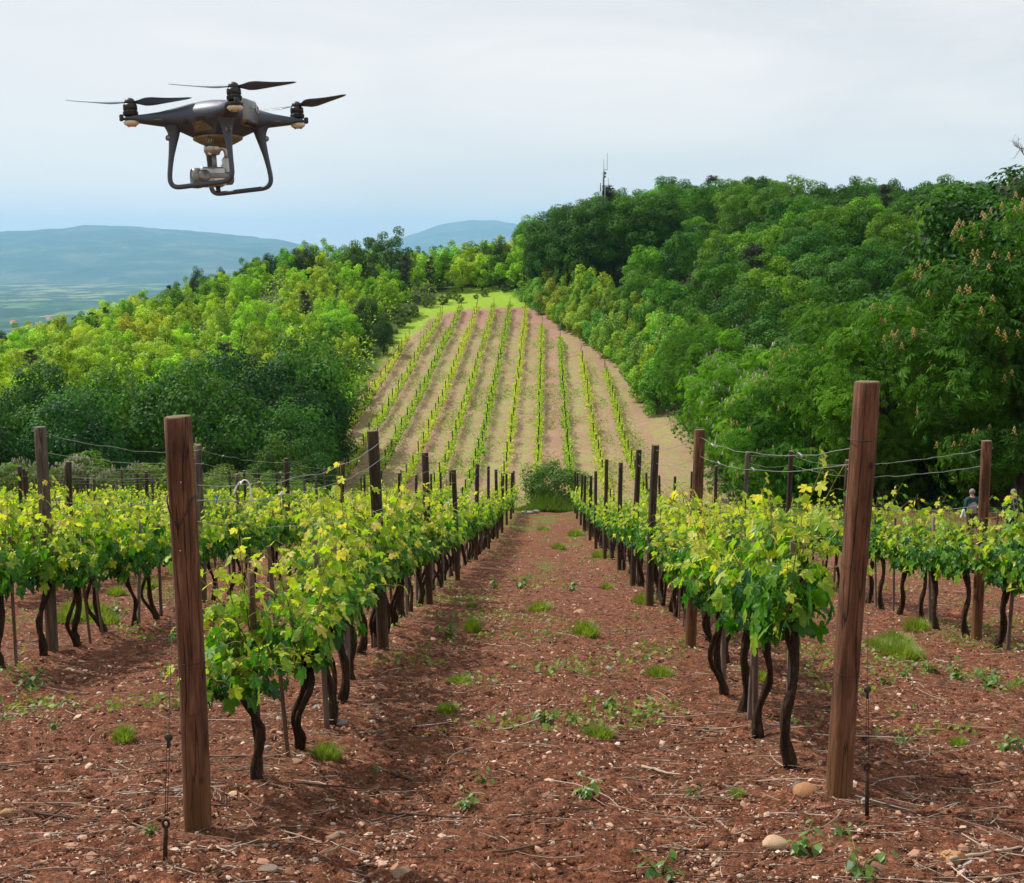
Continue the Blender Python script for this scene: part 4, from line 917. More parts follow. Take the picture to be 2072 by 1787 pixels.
# ------------------------------------------------------------------ drone
def build_drone():
    K = 2.66 / F * .955                                        # metres per photo pixel at the drone
    rc = ray(438, 242); fw = rc / np.linalg.norm(rc); C = rc * 2.66
    rt = np.cross(fw, (0, 0, 1)); rt /= np.linalg.norm(rt); up = np.cross(rt, fw)
    e = empty('drone', tuple(C)); Mx = Matrix(np.stack([rt, fw, up], 1).tolist()); e.rotation_euler = Mx.to_euler()
    # tilted plane through the four motors: right motor, left motor, near one higher in view
    MOT = np.array([(-171, -37, 2), (171, 37, 4), (32, -165, 34), (-32, 165, -30)], float)
    ctr = MOT.mean(0); ex = MOT[1] - MOT[0]; ey = MOT[3] - MOT[2]; nz = np.cross(ex, ey); nz /= np.linalg.norm(nz)
    ex = ex / np.linalg.norm(ex); ey = np.cross(nz, ex); B = np.stack([ex, ey, nz], 1)    # columns: plane axes
    def W(p): return (np.asarray(p, float).reshape(-1, 3) @ B.T + ctr) * K
    def part(mb, name, mat, parent=e, smooth=True):
        V, Fs = mb.arrays(); return mk(name, W(V), Fs, mat, parent, smooth, {'tint': np.full(len(V), .5)})
    def zs(P): return [(a * .86, 2 + (b - 2) * .48) for a, b in P]
    A = 176.                                             # arm length in px
    mot = [np.array((math.cos(t), math.sin(t), 0)) * A for t in (math.pi, 0, -math.pi / 2, math.pi / 2)]   # left, right, near, far
    # shell: star-shaped body with four arms
    out = []
    for k in range(4):
        th = k * math.pi / 2
        prof = [(A + 19, 0), (A + 17, 7), (A + 10, 14), (A, 18), (A - 14, 17.5), (A - 34, 17), (A - 60, 20), (A - 84, 27), (A - 104, 38), (A - 118, 50)]
        pts = [(x, y) for x, y in prof[::-1]] ; left = [(x, -y) for x, y in prof[::-1]]
        seq = left[:-1] + [prof[0]] + prof[1:]
        c, s = math.cos(th), math.sin(th); out += [(c * x - s * y, s * x + c * y) for x, y in seq]
    out = np.array(out); n = len(out)
    # smooth the concave waists
    sm = out.copy()
    for _ in range(2): sm = (np.roll(sm, 1, 0) + sm * 2 + np.roll(sm, -1, 0)) / 4
    rr_ = np.hypot(out[:, 0], out[:, 1]); out = np.where((rr_ > 120)[:, None], out, sm)
    def hump(r, top):
        if top: return np.interp(r, [0, 30, 60, 90, 120, 150, 195], [35, 33, 27, 18, 10, 6, 3])
        return -np.interp(r, [0, 35, 60, 85, 110, 150, 195], [50, 46, 36, 25, 18, 14, 11])
    V = []; ts = np.linspace(0, 1, 22) ** .8
    def rings(top):
        R = []
        for t in ts:
            p = out * t; r = np.hypot(p[:, 0], p[:, 1]); edge = math.sqrt(max(0, 1 - t ** 5)); mid = -4
            R.append(np.stack([p[:, 0], p[:, 1], mid + (hump(r, top) - mid) * edge], -1))
        return R
    TR, BR = rings(True), rings(False); ringsV = TR[::-1][::-1]
    allr = TR[1:] + BR[1:-1][::-1]; Vt = np.concatenate(allr); nr = len(allr); i, j = np.meshgrid(np.arange(nr - 1), np.arange(n), indexing='ij'); j2 = (j + 1) % n
    Q = np.stack([i * n + j, (i + 1) * n + j, (i + 1) * n + j2, i * n + j2], -1).reshape(-1, 4)
    Vt = np.vstack([Vt, [[0, 0, 35], [0, 0, -50]]]); a0, b0 = nr * n, nr * n + 1
    T1 = np.stack([np.full(n, a0), np.arange(n), (np.arange(n) + 1) % n], -1); T2 = np.stack([np.full(n, b0), (nr - 1) * n + (np.arange(n) + 1) % n, (nr - 1) * n + np.arange(n)], -1)
    shell = mk('body_shell', W(Vt), [Q, T1, T2], M['drone_shell'], e, True)
    # seam strip round the shell
    for k, m in enumerate(mot):
        d = m / A; side = np.array((-d[1], d[0], 0))
        mb = MB(); mb.add(*lathe(zs([(0, 2), (15.5, 2), (16.5, 4), (16.5, 22), (15.8, 24), (15.8, 26), (16.6, 26.5), (16.8, 46), (15, 51), (10, 52.5), (0, 52.5)]), 28, m))
        mt = part(mb, 'motor', M['drone_motor'])
        mb = MB(); mb.add(*lathe([(6, 24), (9.5, 25.5), (11, 28.5), (10.8, 32), (8.6, 35.6), (5, 38), (1.5, 39), (0, 39)], 24, m)); part(mb, 'propeller_hub', M['drone_dark'], mt)
        for q in range(3): mb = MB(); mb.add(*lathe(zs([(17.0, 7 + q * 4.5), (17.9, 8 + q * 4.5), (17.9, 9.5 + q * 4.5), (17.0, 10.5 + q * 4.5)]), 28, m)); part(mb, 'motor_ring', M['drone_dark'], mt)
        # propeller: two twisted blades; heading of each pair as photographed
        hd = [-14, -50, -13, 95][k]; pm = MB()
        for sgn in (0, 180):
            t = np.linspace(0, 1, 22); rad_ = 8 + t * 117; ch = np.interp(t, [0, .08, .2, .32, .6, .9, .97, 1], [8, 14, 30, 33, 23, 14, 10, 3]); tw = np.radians(np.interp(t, [0, .2, 1], [24, 20, 7])) ; sw = np.interp(t, [0, .3, 1], [0, -2.5, 4]); z = 29.5 + 3.5 * t ** 2 * 2
            rows = []
            for a in range(len(t)):
                cs = []
                for f, th_ in ((-.5, .0), (-.25, .9), (0, 1.3), (.25, 1.0), (.5, 0), (.25, -.5), (0, -.7), (-.25, -.5)):
                    yy = sw[a] + f * ch[a]; zz = z[a] - f * ch[a] * math.tan(tw[a]) + th_ * (1.5 - t[a]); cs.append((rad_[a], yy, zz))
                rows.append(cs)
            Vb = np.array(rows).reshape(-1, 3) @ rotm('Z', hd + sgn).T + m; i, j = np.meshgrid(np.arange(21), np.arange(8), indexing='ij'); j2 = (j + 1) % 8
            Qb = np.stack([i * 8 + j, i * 8 + j2, (i + 1) * 8 + j2, (i + 1) * 8 + j], -1).reshape(-1, 4); pm = MB(); pm.add(Vb, [Qb, np.arange(8)[::-1][None], (21 * 8 + np.arange(8))[None]]); part(pm, 'propeller_blade', M['drone_blade'])
        mb = MB(); mb.add(*lathe([(0, -19), (9, -18.5), (14, -15.5), (16, -11), (14, -9)], 24, m)); lamp = part(mb, 'arm_lamp', M['drone_cream'])
        mb = MB()
        for q in range(4): a = q * math.pi / 2 + .5; mb.add(*lathe([(0, -19.8), (2.2, -19), (2.4, -17.6), (0, -16)], 8, m + np.array((math.cos(a), math.sin(a), 0)) * 9))
        part(mb, 'lamp_dot', M['drone_red'] if k in (0, 2) and k == 0 else M['drone_gold'], lamp)
        # gold dash under the arm facing us, end cap
        sd = side if np.dot(B @ side, (0, 1, 0)) < 0 else -side
        if k < 2:
            P = d * 118 + sd * 19.8 + np.array((0, 0, -8)); Rm = np.stack([d, side, (0, 0, 1)], 1); mb = MB(); mb.add(*rbox(tuple(P), (30, 1.6, 1.5), .2, Rm)); part(mb, 'gold_stripe', M['drone_gold'])
        mb = MB(); Rm = np.stack([d, side, (0, 0, 1)], 1); mb.add(*rbox(tuple(d * (A + 19) + (0, 0, -2)), (8, 11, 13), .25, Rm)); part(mb, 'arm_cap', M['drone_dark'])
    # landing gear: two U frames, each under two neighbouring arms (left+near, far+right)
    def gear(a, b):
        da, db = mot[a] / A, mot[b] / A
        def leg(d): return [d * 92 + (0, 0, -14), d * 91 + (0, 0, -30), d * 94 + (0, 0, -50), d * 100 + (0, 0, -78), d * 105 + (0, 0, -106), d * 108 + (0, 0, -128), d * 107 + (0, 0, -137)]
        la, lb = leg(da), leg(db); mid = lb[-1] - la[-1]; L = np.linalg.norm(mid); mid = mid / L
        P = la + [la[-1] + mid * 5 + (0, 0, -6), la[-1] + mid * 14 + (0, 0, -9)] + [la[-1] + mid * (L / 2) + (0, 0, -9)] + [lb[-1] - mid * 14 + (0, 0, -9), lb[-1] - mid * 5 + (0, 0, -6)] + lb[::-1]
        P = np.array(P); t = np.concatenate([[0], np.cumsum(np.linalg.norm(np.diff(P, axis=0), axis=1))]); t /= t[-1]
        tt = np.linspace(0, 1, 90); Q = np.stack([np.interp(tt, t, P[:, i]) for i in range(3)], -1)
        for _ in range(6): Q[1:-1] = (Q[:-2] + 2 * Q[1:-1] + Q[2:]) / 4
        r0 = np.interp(np.minimum(tt, 1 - tt), [0, .04, .09, .16, .22, .5], [20, 13, 9, 6.2, 5.2, 5.0])
        mb = MB(); mb.add(*tube(Q, r0, 16)); g = part(mb, 'landing_gear', M['drone_shell'])
        for d, s_ in ((da, 1), (db, 1)):
            c = d * 98 + np.array((0, 0, -42)); o_ = d; V, Fs = lathe([(0, 3.2), (4.5, 3.2), (5.6, 1.5), (6.3, -3), (6.3, -6)], 18); Rm = np.stack([np.cross((0, 0, 1.), o_), (0, 0, 1.), o_], 1); Rm[:, 0] = np.cross(Rm[:, 1], Rm[:, 2])
            mb = MB(); mb.add(V @ Rm.T + c + o_ * 7, Fs); sens = part(mb, 'sensor_ring', M['drone_grey'], g)
            V, Fs = lathe([(0, 4.4), (2.5, 4.2), (4.2, 3.3)], 16); mb = MB(); mb.add(V @ Rm.T + c + o_ * 7, Fs); part(mb, 'sensor_lens', M['lens'], sens)
    gear(0, 2); gear(3, 1)
    # battery block between the near and right arms, with its status lights
    d = np.array((math.cos(-.70), math.sin(-.70), 0)); s_ = np.array((-d[1], d[0], 0)); Rm = np.stack([s_, d, (0, 0, 1)], 1)
    mb = MB(); mb.add(*rbox(tuple(d * 66 + (0, 0, 4)), (66, 40, 56), .30, Rm)); bt = part(mb, 'battery', M['drone_grey'])
    mb = MB(); mb.add(*rbox(tuple(d * 67 + (0, 0, -19)), (50, 39, 9), .35, Rm)); part(mb, 'battery_latch', M['drone_dark'], bt)
    mb = MB(); mb.add(*rbox(tuple(d * 84 + (0, 0, -17)), (30, 7, 2.5), .3, Rm)); part(mb, 'latch_slot', M['drone_grey'], bt)
    V, Fs = tube(np.stack([np.cos(np.linspace(0, 6.2832, 25)) * 5.5, np.zeros(25), np.sin(np.linspace(0, 6.2832, 25)) * 7], -1), 1.3, 8, False); mb = MB(); mb.add(V @ Rm.T + d * 87 + s_ * 19 + (0, 0, 11), Fs); part(mb, 'power_button', M['drone_silver'], bt)
    for q in range(4):
        mb = MB(); mb.add(*rbox(tuple(d * 86.2 + s_ * (-12 + q * 7) + np.array((0, 0, 12 + .4 * q))), (4, 2, 5 if q < 2 else 3.5), .3, Rm)); part(mb, 'status_light', M['drone_green'] if q < 2 else M['drone_silver'], bt)
    # side openings and port plate between the left and near arms
    d = np.array((math.cos(-2.36), math.sin(-2.36), 0)); s_ = np.array((-d[1], d[0], 0))
    def onside(a, z, lift=.5):
        """a point of the shell's side at offset a along s_ and height z"""
        R = 70.
        return d * R + s_ * a + np.array((0, 0, z)) + d * lift
    from mathutils.bvhtree import BVHTree
    bv = BVHTree.FromPolygons([tuple(v) for v in Vt], [tuple(int(q) for q in f) for f in Q])
    def hit(a, z, dirn=d, sid=s_, el=0.):
        o = dirn * 300 + sid * a + np.array((0, 0, z - 228 * math.tan(el))); dr = -dirn * math.cos(el) + np.array((0, 0, math.sin(el)))
        h = bv.ray_cast(Vector(o), Vector(dr)); return (np.array(h[0]), np.array(h[1])) if h[0] is not None else (dirn * 60 + sid * a + np.array((0, 0, z)), dirn)
    def decal(outline, name, mat, parent, lift=.8, thick=2.5, el=.35, sid=s_, dirn=d):
        pts = [hit(a, z, dirn, sid, el) for a, z in outline]; nm = np.mean([p[1] for p in pts], 0); nm /= np.linalg.norm(nm); nm = nm if np.dot(nm, dirn) > 0 else -nm
        a = np.array([p[0] for p in pts]); ftop = a + nm * lift; fb = a - nm * thick; k = len(a); Vv = np.vstack([ftop, fb, [ftop.mean(0)]])
        c_hit = hit(np.mean([o[0] for o in outline]), np.mean([o[1] for o in outline]), dirn, sid, el)[0] + nm * lift; Vv[-1] = c_hit
        Fs = [np.array([(i, (i + 1) % k, 2 * k) for i in range(k)]), np.array([(i, k + i, k + (i + 1) % k, (i + 1) % k) for i in range(k)])]
        mb = MB(); mb.add(Vv, Fs); return part(mb, name, mat, parent, False)
    def rr_out(a, z, w, h, c=.45, n=20):
        t = np.linspace(0, 2 * math.pi, n, endpoint=False); return [(a + w / 2 * np.sign(math.cos(x)) * abs(math.cos(x)) ** c, z + h / 2 * np.sign(math.sin(x)) * abs(math.sin(x)) ** c) for x in t]
    decal(rr_out(10, -12, 26, 11), 'side_vent', M['drone_dark'], e, .5, 2, .2); decal(rr_out(-24, -14, 12, 11, 1.0), 'side_sensor', M['drone_dark'], e, .5, 2, .2)
    plate = decal([(-12, -18), (0, -15), (14, -15), (20, -22), (27, -34), (27, -44), (-20, -44), (-13, -34)], 'port_plate', M['drone_gold'], e, 1.2, 4, .6)
    for (a, z, w, h, mt) in ((2, -31, 14, 5, 'drone_silver'), (17, -30, 9, 4.5, 'drone_silver'), (-7, -20.5, 3, 4, 'drone_dark'), (14, -19, 3, 4, 'drone_dark'), (6, -24, 1.6, 1.6, 'drone_dark')):
        decal(rr_out(a, z, w, h, .6, 12), 'port', M[mt], plate, 2.0, 1, .6)
        if w > 8: decal(rr_out(a, z, w * .66, h * .4, .6, 12), 'port_slot', M['drone_dark'], plate, 2.6, 1, .6)
    mb = MB(); mb.add(*lathe([(0, -60), (16, -60), (22, -58.5), (38, -50), (46, -45), (47, -40)], 36)); V_, F_ = mb.arrays(); V_[:, 0] *= 1.12; belly = mk('belly_plate', W(V_), F_, M['drone_gold'], e, True)
    mb = MB()
    for i in range(5):
        for j in range(8):
            x, y = -28 + j * 5, -40 + i * 4; r_ = math.hypot(x / 1.12, y); z_ = np.interp(r_, [0, 16, 22, 38, 46, 60], [-60, -60, -58.5, -50, -45, -40]); mb.add(*rbox((x, y, z_), (2.6, 1.2, 1.5), 0, rotm('Z', 35)))
    part(mb, 'vent_slots', M['drone_dark'], belly)
    # gimbal and camera
    gb = empty('gimbal'); gb.parent = e
    def gp(mb, name, mat, parent=gb):
        V, Fs = mb.arrays(); return mk(name, W(V), Fs, mat, parent, True, {'tint': np.full(len(V), .5)})
    g0 = np.array((-14, 0, 0.))
    mb = MB(); mb.add(*lathe([(0, -76), (15, -76), (15.5, -72), (17.5, -71), (18, -62), (17.5, -60), (14, -57), (0, -57)], 28, g0)); gp(mb, 'yaw_motor', M['drone_silver'])
    mb = MB(); mb.add(*tube([g0 + (3, 0, -72), g0 + (3, 0, -110)], 4.6, 14)); gp(mb, 'damper_rod', M['drone_grey'])
    mb = MB(); mb.add(*tube([g0 + (8, 0, -64), g0 + (20, 2, -62), g0 + (27, 3, -64), g0 + (30, 3, -72), g0 + (30, 3, -84)], 5.4, 14)); mb.add(*rbox(tuple(g0 + (29, 3, -103)), (17, 22, 44), .22)); mb.add(*rbox(tuple(g0 + (20, 2, -108)), (7, 16, 22), .2)); gp(mb, 'gimbal_arm', M['drone_silver'])
    V, Fs = lathe([(0, -15), (12, -15), (14.5, -12), (15, 0), (14.5, 10), (11, 13), (0, 13)], 26); Rx = rotm('Y', 90); mb = MB(); mb.add(V @ Rx.T + g0 + (27, 2, -125), Fs); gp(mb, 'roll_motor', M['drone_grey'])
    mb = MB(); mb.add(*rbox(tuple(g0 + (-6, -4, -124)), (52, 34, 40), .16, rotm('Z', 0))); cm = gp(mb, 'camera', M['drone_silver'])
    mb = MB(); mb.add(*rbox(tuple(g0 + (4, -21.5, -123)), (38, 4, 10), .2)); gp(mb, 'camera_band', M['drone_grey'], cm)
    mb = MB(); mb.add(*rbox(tuple(g0 + (7, -21.6, -136)), (24, 2.4, 12), .2)); gp(mb, 'camera_label', M['white'], cm)
    V, Fs = lathe([(0, -2), (18, -2), (20.5, 2), (21.5, 10), (21, 20), (19, 22), (17, 20)], 30); Rl = rotm('Y', -90) ; mb = MB(); mb.add(V @ Rl.T + g0 + (-27, -4, -126), Fs); gp(mb, 'lens_barrel', M['drone_grey'], cm)
    V, Fs = lathe([(0, 21), (10, 20.6), (17, 19)], 24); mb = MB(); mb.add(V @ Rl.T + g0 + (-27, -4, -126), Fs); gp(mb, 'lens', M['lens'], cm)
    V, Fs = lathe([(0, -8), (11, -8), (12.5, -5), (12.5, 6), (0, 6)], 24); mb = MB(); mb.add(V @ rotm('X', 90).T + g0 + (-26, -24, -124), Fs); gp(mb, 'tilt_motor', M['drone_grey'], cm)
    mb = MB(); mb.add(*tube([g0 + (6, 0, -142), g0 + (6, 0, -156)], 5, 12)); gp(mb, 'rubber_stop', M['drone_dark'])
    tag(e, 'dark grey quadcopter drone hovering in the sky above the left vineyard', 'drone')

# ------------------------------------------------------------------ people
def skin_mesh(name, verts, edges, radii, mat, parent, sub=2, root=0):
    me = bpy.data.meshes.new(name); me.from_pydata([tuple(v) for v in verts], edges, []); o = bpy.data.objects.new(name, me); COL.objects.link(o)
    o.modifiers.new('skin', 'SKIN'); s = me.skin_vertices[0].data
    for i, r in enumerate(radii): s[i].radius = r if hasattr(r, '__len__') else (r, r); s[i].use_root = (i == root)
    if sub: o.modifiers.new('sub', 'SUBSURF').render_levels = sub; o.modifiers['sub'].levels = sub
    dg = bpy.context.evaluated_depsgraph_get(); ev = o.evaluated_get(dg); m2 = bpy.data.meshes.new_from_object(ev); o.modifiers.clear(); old = o.data; o.data = m2; bpy.data.meshes.remove(old)
    m2.materials.clear(); m2.materials.append(mat)
    for p in m2.polygons: p.use_smooth = True
    o.name = name; o.parent = parent; return o
def build_person(loc, rz, top, vest, label, stride=.18):
    e = empty('person', loc, rz)
    V = [(0, 0, .96), (0, .0, 1.12), (0, .01, 1.30), (0, .01, 1.43), (0, .015, 1.52), (0, .03, 1.585), (0, .045, 1.66), (0, .03, 1.72)]
    E = [(0, 1), (1, 2), (2, 3), (3, 4), (4, 5), (5, 6), (6, 7)]; R = [(.155, .11), (.145, .10), (.17, .11), (.12, .09), (.055, .055), (.068, .075), (.078, .092), (.055, .065)]
    for sx in (-1, 1):
        b = len(V); f = sx * stride
        V += [(sx * .10, 0, .90), (sx * .105, f * .45, .50), (sx * .11, f * .6 - .02, .09), (sx * .115, f * .6 + .13, .04)]; E += [(0, b), (b, b + 1), (b + 1, b + 2), (b + 2, b + 3)]; R += [.092, .062, .043, .035]
        b = len(V); V += [(sx * .20, 0, 1.41), (sx * .265, -.05, 1.14), (sx * .25, -f * .5 + .03, .90), (sx * .245, -f * .5 + .05, .84)]; E += [(3, b), (b, b + 1), (b + 1, b + 2), (b + 2, b + 3)]; R += [.062, .045, .030, (.022, .036)]
        h = b + 3; hx, hy, hz = V[h]
        for q in range(4):
            b = len(V); yo = (q - 1.5) * .021; L = (.062, .075, .070, .055)[q]
            V += [(hx, hy + yo, hz - .045), (hx - sx * .012, hy + yo, hz - .045 - L)]; E += [(h, b), (b, b + 1)]; R += [.0095, .008]
        b = len(V); V += [(hx - sx * .01, hy + .045, hz - .02), (hx - sx * .02, hy + .055, hz - .065)]; E += [(h, b), (b, b + 1)]; R += [.011, .009]
    body = skin_mesh('body', V, E, R, M['skin'], e, 2)
    mb = MB()
    for sx in (-1, 1):
        mb.add(*lathe([(0, -.012), (.020, -.006), (.026, .0), (.018, .006)], 10, (0, 0, 0))); mb.V[-1] = mb.V[-1] @ rotm('Y', 90).T + (sx * .082, .035, 1.645)
    nb = MB(); nb.add(*tube([(0, .128, 1.665), (0, .150, 1.635), (0, .135, 1.625)], [.008, .014, .009], 8))
    for sx in (-1, 1): mb.add(*tube([(sx * .03, .120, 1.665), (sx * .03, .134, 1.665)], [.012, .006], 8))
    mb.add(*nb.arrays()); mb.add(*tube([(-.025, .128, 1.592), (0, .136, 1.59), (.025, .128, 1.592)], .005, 6)); mb.build('face', M['skin'], e)
    # shirt with sleeves, trousers, hair, shoes
    S = [(0, 0, .98), (0, .0, 1.12), (0, .01, 1.30), (0, .01, 1.44)]; SE = [(0, 1), (1, 2), (2, 3)]; SR = [(.178, .130), (.165, .122), (.192, .132), (.130, .105)]
    for sx in (-1, 1):
        f = sx * stride; b = len(S); S += [(sx * .20, 0, 1.415), (sx * .268, -.05, 1.14), (sx * .252, -f * .5 + .03, .92)]; SE += [(3, b), (b, b + 1), (b + 1, b + 2)]; SR += [.080, .064, .048]
    skin_mesh('jacket', S, SE, SR, M[top], e, 2)
    if vest:
        skin_mesh('vest', [(0, 0, 1.0), (0, 0, 1.12), (0, .01, 1.30), (0, .01, 1.43)], [(0, 1), (1, 2), (2, 3)], [(.188, .142), (.176, .135), (.195, .146), (.150, .12)], M[vest], e, 2)
    T = [(0, 0, .97)]; TE = []; TR = [(.172, .125)]
    for sx in (-1, 1): f = sx * stride; b = len(T); T += [(sx * .10, 0, .88), (sx * .105, f * .45, .50), (sx * .11, f * .6 - .02, .10)]; TE += [(0, b), (b, b + 1), (b + 1, b + 2)]; TR += [.108, .082, .068]
    skin_mesh('trousers', T, TE, TR, M['trouser'], e, 2)
    hb = MB(); ph = np.linspace(0, math.pi * .56, 9); prof = [(math.sin(p) * .090, math.cos(p) * .108) for p in ph]; Vh, Fh = lathe(prof, 20); Vh = Vh @ rotm('X', 28).T * (1, 1.14, 1) + (0, .028, 1.665); hb.add(Vh, Fh); hb.build('hair', M['greyhair'], e)
    for sx in (-1, 1): f = sx * stride; mb = MB(); mb.add(*rbox((sx * .113, f * .6 + .045, .035), (.095, .27, .085), .4)); mb.build('shoe', M['shoe'], e)
    return tag(e, label, 'person')

# ------------------------------------------------------------------ low plants, stones, twigs
def tuft_proto(seed, n=260, R=.13, Hh=.14, feathery=False):
    r = np.random.default_rng(seed); a = r.uniform(0, 6.283, n); d = np.sqrt(r.random(n)) * R; base = np.stack([np.cos(a) * d, np.sin(a) * d, np.full(n, -.01)], -1)
    lean = np.stack([np.cos(a), np.sin(a), a * 0], -1) * (d / R)[:, None] * r.uniform(.2, .8, n)[:, None] + r.normal(0, .18, (n, 3)) * (1, 1, 0); L = Hh * r.uniform(.45, 1.15, n) * (1.1 - .5 * d / R)
    w = .0032; s = np.stack([-np.sin(a), np.cos(a), a * 0], -1) * w; mid = base + lean * (L * .45)[:, None] + np.stack([a * 0, a * 0, L * .6], -1); tip = base + lean * L[:, None] * 1.1 + np.stack([a * 0, a * 0, L], -1)
    V = np.stack([base - s, base + s, mid + s * .8, mid - s * .8, tip], 1).reshape(-1, 3); i = np.arange(n)[:, None] * 5
    mts = mk('grass_tuft', V, [i + np.array([0, 1, 2, 3]), i + np.array([3, 2, 4])], M['grass'], attrs={'tint': np.repeat(np.clip(r.normal(.55, .22, n), 0, 1), 5)}); return mts
def herb_proto(seed, n=26, R=.09, Hh=.10, ls=.05):
    r = np.random.default_rng(seed); e_ = []; st = MB(); P, N, T, S = [], [], [], []
    for k in range(6):
        a = r.uniform(0, 6.28); tip = np.array((math.cos(a) * R * r.uniform(.3, 1), math.sin(a) * R * r.uniform(.3, 1), Hh * r.uniform(.5, 1.1))); st.add(*tube([(0, 0, -.01), tip * (.4, .4, .6), tip], [.003, .002, .0014], 5))
        for j in range(n // 6 + 1):
            f = (j + 1) / (n // 6 + 1); b = r.uniform(0, 6.28); P.append(tip * f); N.append((math.cos(b) * .5, math.sin(b) * .5, .9)); T.append((math.cos(b), math.sin(b), -.2)); S.append(ls * r.uniform(.6, 1.2))
    q = (np.array([(0, 0, 0), (.22, .3, .05), (.26, .62, .03), (0, 1, -.06), (-.26, .62, .03), (-.22, .3, .05)], float), np.array([(0, 1, 2, 3, 4, 5)]))
    V, Fs = scatter(*q, np.array(P), frames(np.array(N), np.array(T)), np.array(S)); n_ = len(P)
    lv = mk('leaves', V, [Fs], M['herb'], attrs={'tint': np.repeat(np.clip(r.normal(.5, .25, n_), 0, 1), 6)}); return Proto([lv, st.build('stem', M['shoot'])])
def rock_shape(seed, lv=2):
    bm = bmesh.new(); bmesh.ops.create_icosphere(bm, subdivisions=lv, radius=1); r = np.random.default_rng(seed)
    V = np.array([v.co[:] for v in bm.verts]); Fs = np.array([[v.index for v in f.verts] for f in bm.faces]); bm.free()
    for _ in range(7): d = r.normal(0, 1, 3); d /= np.linalg.norm(d); h = r.uniform(.45, .8); p = V @ d; V = V - np.maximum(0, p - h)[:, None] * d * .9
    V = V * (1 + (r.random(len(V))[:, None] - .5) * .07) * (1, r.uniform(.6, .9), r.uniform(.38, .62)); return V, Fs
def build_litter():
    r = np.random.default_rng(3)
    def spots(n, y0=3.9, y1=26, pw=1.0):
        t = r.random(n) ** pw; y = y0 * (y1 / y0) ** t; x = r.uniform(-.52, .52, n) * (y + 1.5); return x, y
    # pebbles and stones nobody could count
    shapes = [rock_shape(s, 1) for s in range(7)]; Vs, Fq, T = [], [], []; n0 = 0; n = 125000; x, y = spots(n, 3.9, 62, .97)
    cl = fbm(x * 1.2, y * 1.2, 3, 12) + .12 * np.exp(-((np.abs(np.mod(x + 3.08, 3.02) - 1.51) - .75) / .35) ** 2); ok = r.random(n) < smooth(.30, .66, cl); x, y = x[ok], y[ok]; n = len(x)
    s = np.clip(r.lognormal(-5.2, .62, n), .0022, .034) * (1 + .028 * y); a = r.uniform(0, 6.28, n); z = Hn(x, y) + s * .18
    R = frames(np.stack([r.normal(0, .3, n), r.normal(0, .3, n), np.ones(n)], -1), np.stack([np.cos(a), np.sin(a), a * 0], -1)); w = r.integers(0, 7, n); tint = np.clip(r.beta(2, 2.3, n) * 1.05 + (r.random(n) < .04) * .4, 0, 1)
    for k in range(7):
        m = w == k; V, Fs = scatter(*shapes[k], np.stack([x, y, z], -1)[m], R[m], s[m]); Vs.append(V); Fq.append(Fs + n0); n0 += len(V); T.append(np.repeat(tint[m], len(shapes[k][0])))
    tag(mk('pebbles', np.concatenate(Vs), [np.concatenate(Fq)], M['stone'], attrs={'tint': np.concatenate(T)}), 'pale and rusty pebbles strewn over the red soil', 'pebbles', kind='stuff')
    # clods of the same earth
    Vs, Fq = [], []; n0 = 0; n = 50000; x, y = spots(n, 3.9, 24, .9); s = np.clip(r.lognormal(-4.6, .5, n), .004, .03); z = Hn(x, y) + s * .1; a = r.uniform(0, 6.28, n)
    R = frames(r.normal(0, .3, (n, 3)) + (0, 0, 1), np.stack([np.cos(a), np.sin(a), a * 0], -1)); w = r.integers(0, 7, n)
    for k in range(7): m = w == k; V, Fs = scatter(*shapes[k], np.stack([x, y, z], -1)[m], R[m], s[m]); Vs.append(V); Fq.append(Fs + n0); n0 += len(V)
    V = np.concatenate(Vs); tag(mk('soil_crumbs', V, [np.concatenate(Fq)], M['soil'], smooth=True, attrs={'green': np.zeros(len(V))}), 'crumbs of red earth lying over the ground', 'soil crumbs', kind='stuff')
    # bark chips
    chip = (np.array([(0, 0, 0), (.3, .2, .06), (.22, 1, .1), (-.1, 1.1, .03), (-.25, .3, .02)], float), np.array([(0, 1, 2, 3, 4)])); n = 150000; x, y = spots(n, 3.9, 62, 1.0); ok = r.random(n) < smooth(.3, .6, fbm(x * .9 + 8, y * .9, 3, 14)); x, y = x[ok], y[ok]; n = len(x)
    a = r.uniform(0, 6.28, n); s = np.clip(r.lognormal(-4.75, .5, n), .003, .03) * (1 + .03 * y); V, Fs = scatter(*chip, np.stack([x, y, Hn(x, y) + .005], -1), frames(r.normal(0, .35, (n, 3)) + (0, 0, 1), np.stack([np.cos(a), np.sin(a), r.normal(0, .2, n)], -1)), np.stack([s * .6, s, s], -1))
    tag(mk('bark_chips', V, [Fs], M['chip'], attrs={'tint': np.repeat(np.clip(r.beta(2, 2.4, n), 0, 1), 5)}), 'brown and pale bark chips and dead leaves on the soil', 'litter', kind='stuff')
    # pruned twigs
    mb = MB(); n = 15000; x, y = spots(n, 3.9, 34, .85)
    for i in range(n):
        rx = np.mod(x[i] + 3.08, 3.02) - 1.51
        if abs(rx) > .95 and r.random() < .55: continue
        a = r.normal(0, .9) + (math.pi if r.random() < .5 else 0); L = float(np.clip(r.lognormal(-2.35, .75), .025, .6)); m = 5; t = np.linspace(-.5, .5, m); cu = r.normal(0, .18)
        px = x[i] + np.cos(a) * t * L - np.sin(a) * cu * L * (t * t) * 2; py = y[i] + np.sin(a) * t * L * .8 + np.cos(a) * cu * L * (t * t) * 2; rad_ = r.uniform(.0011, .0034) * (1 + L); P = np.stack([px, py, Hn(px, py) + rad_ + .004 + abs(r.normal(0, .008)) + np.abs(t) * 0], -1)
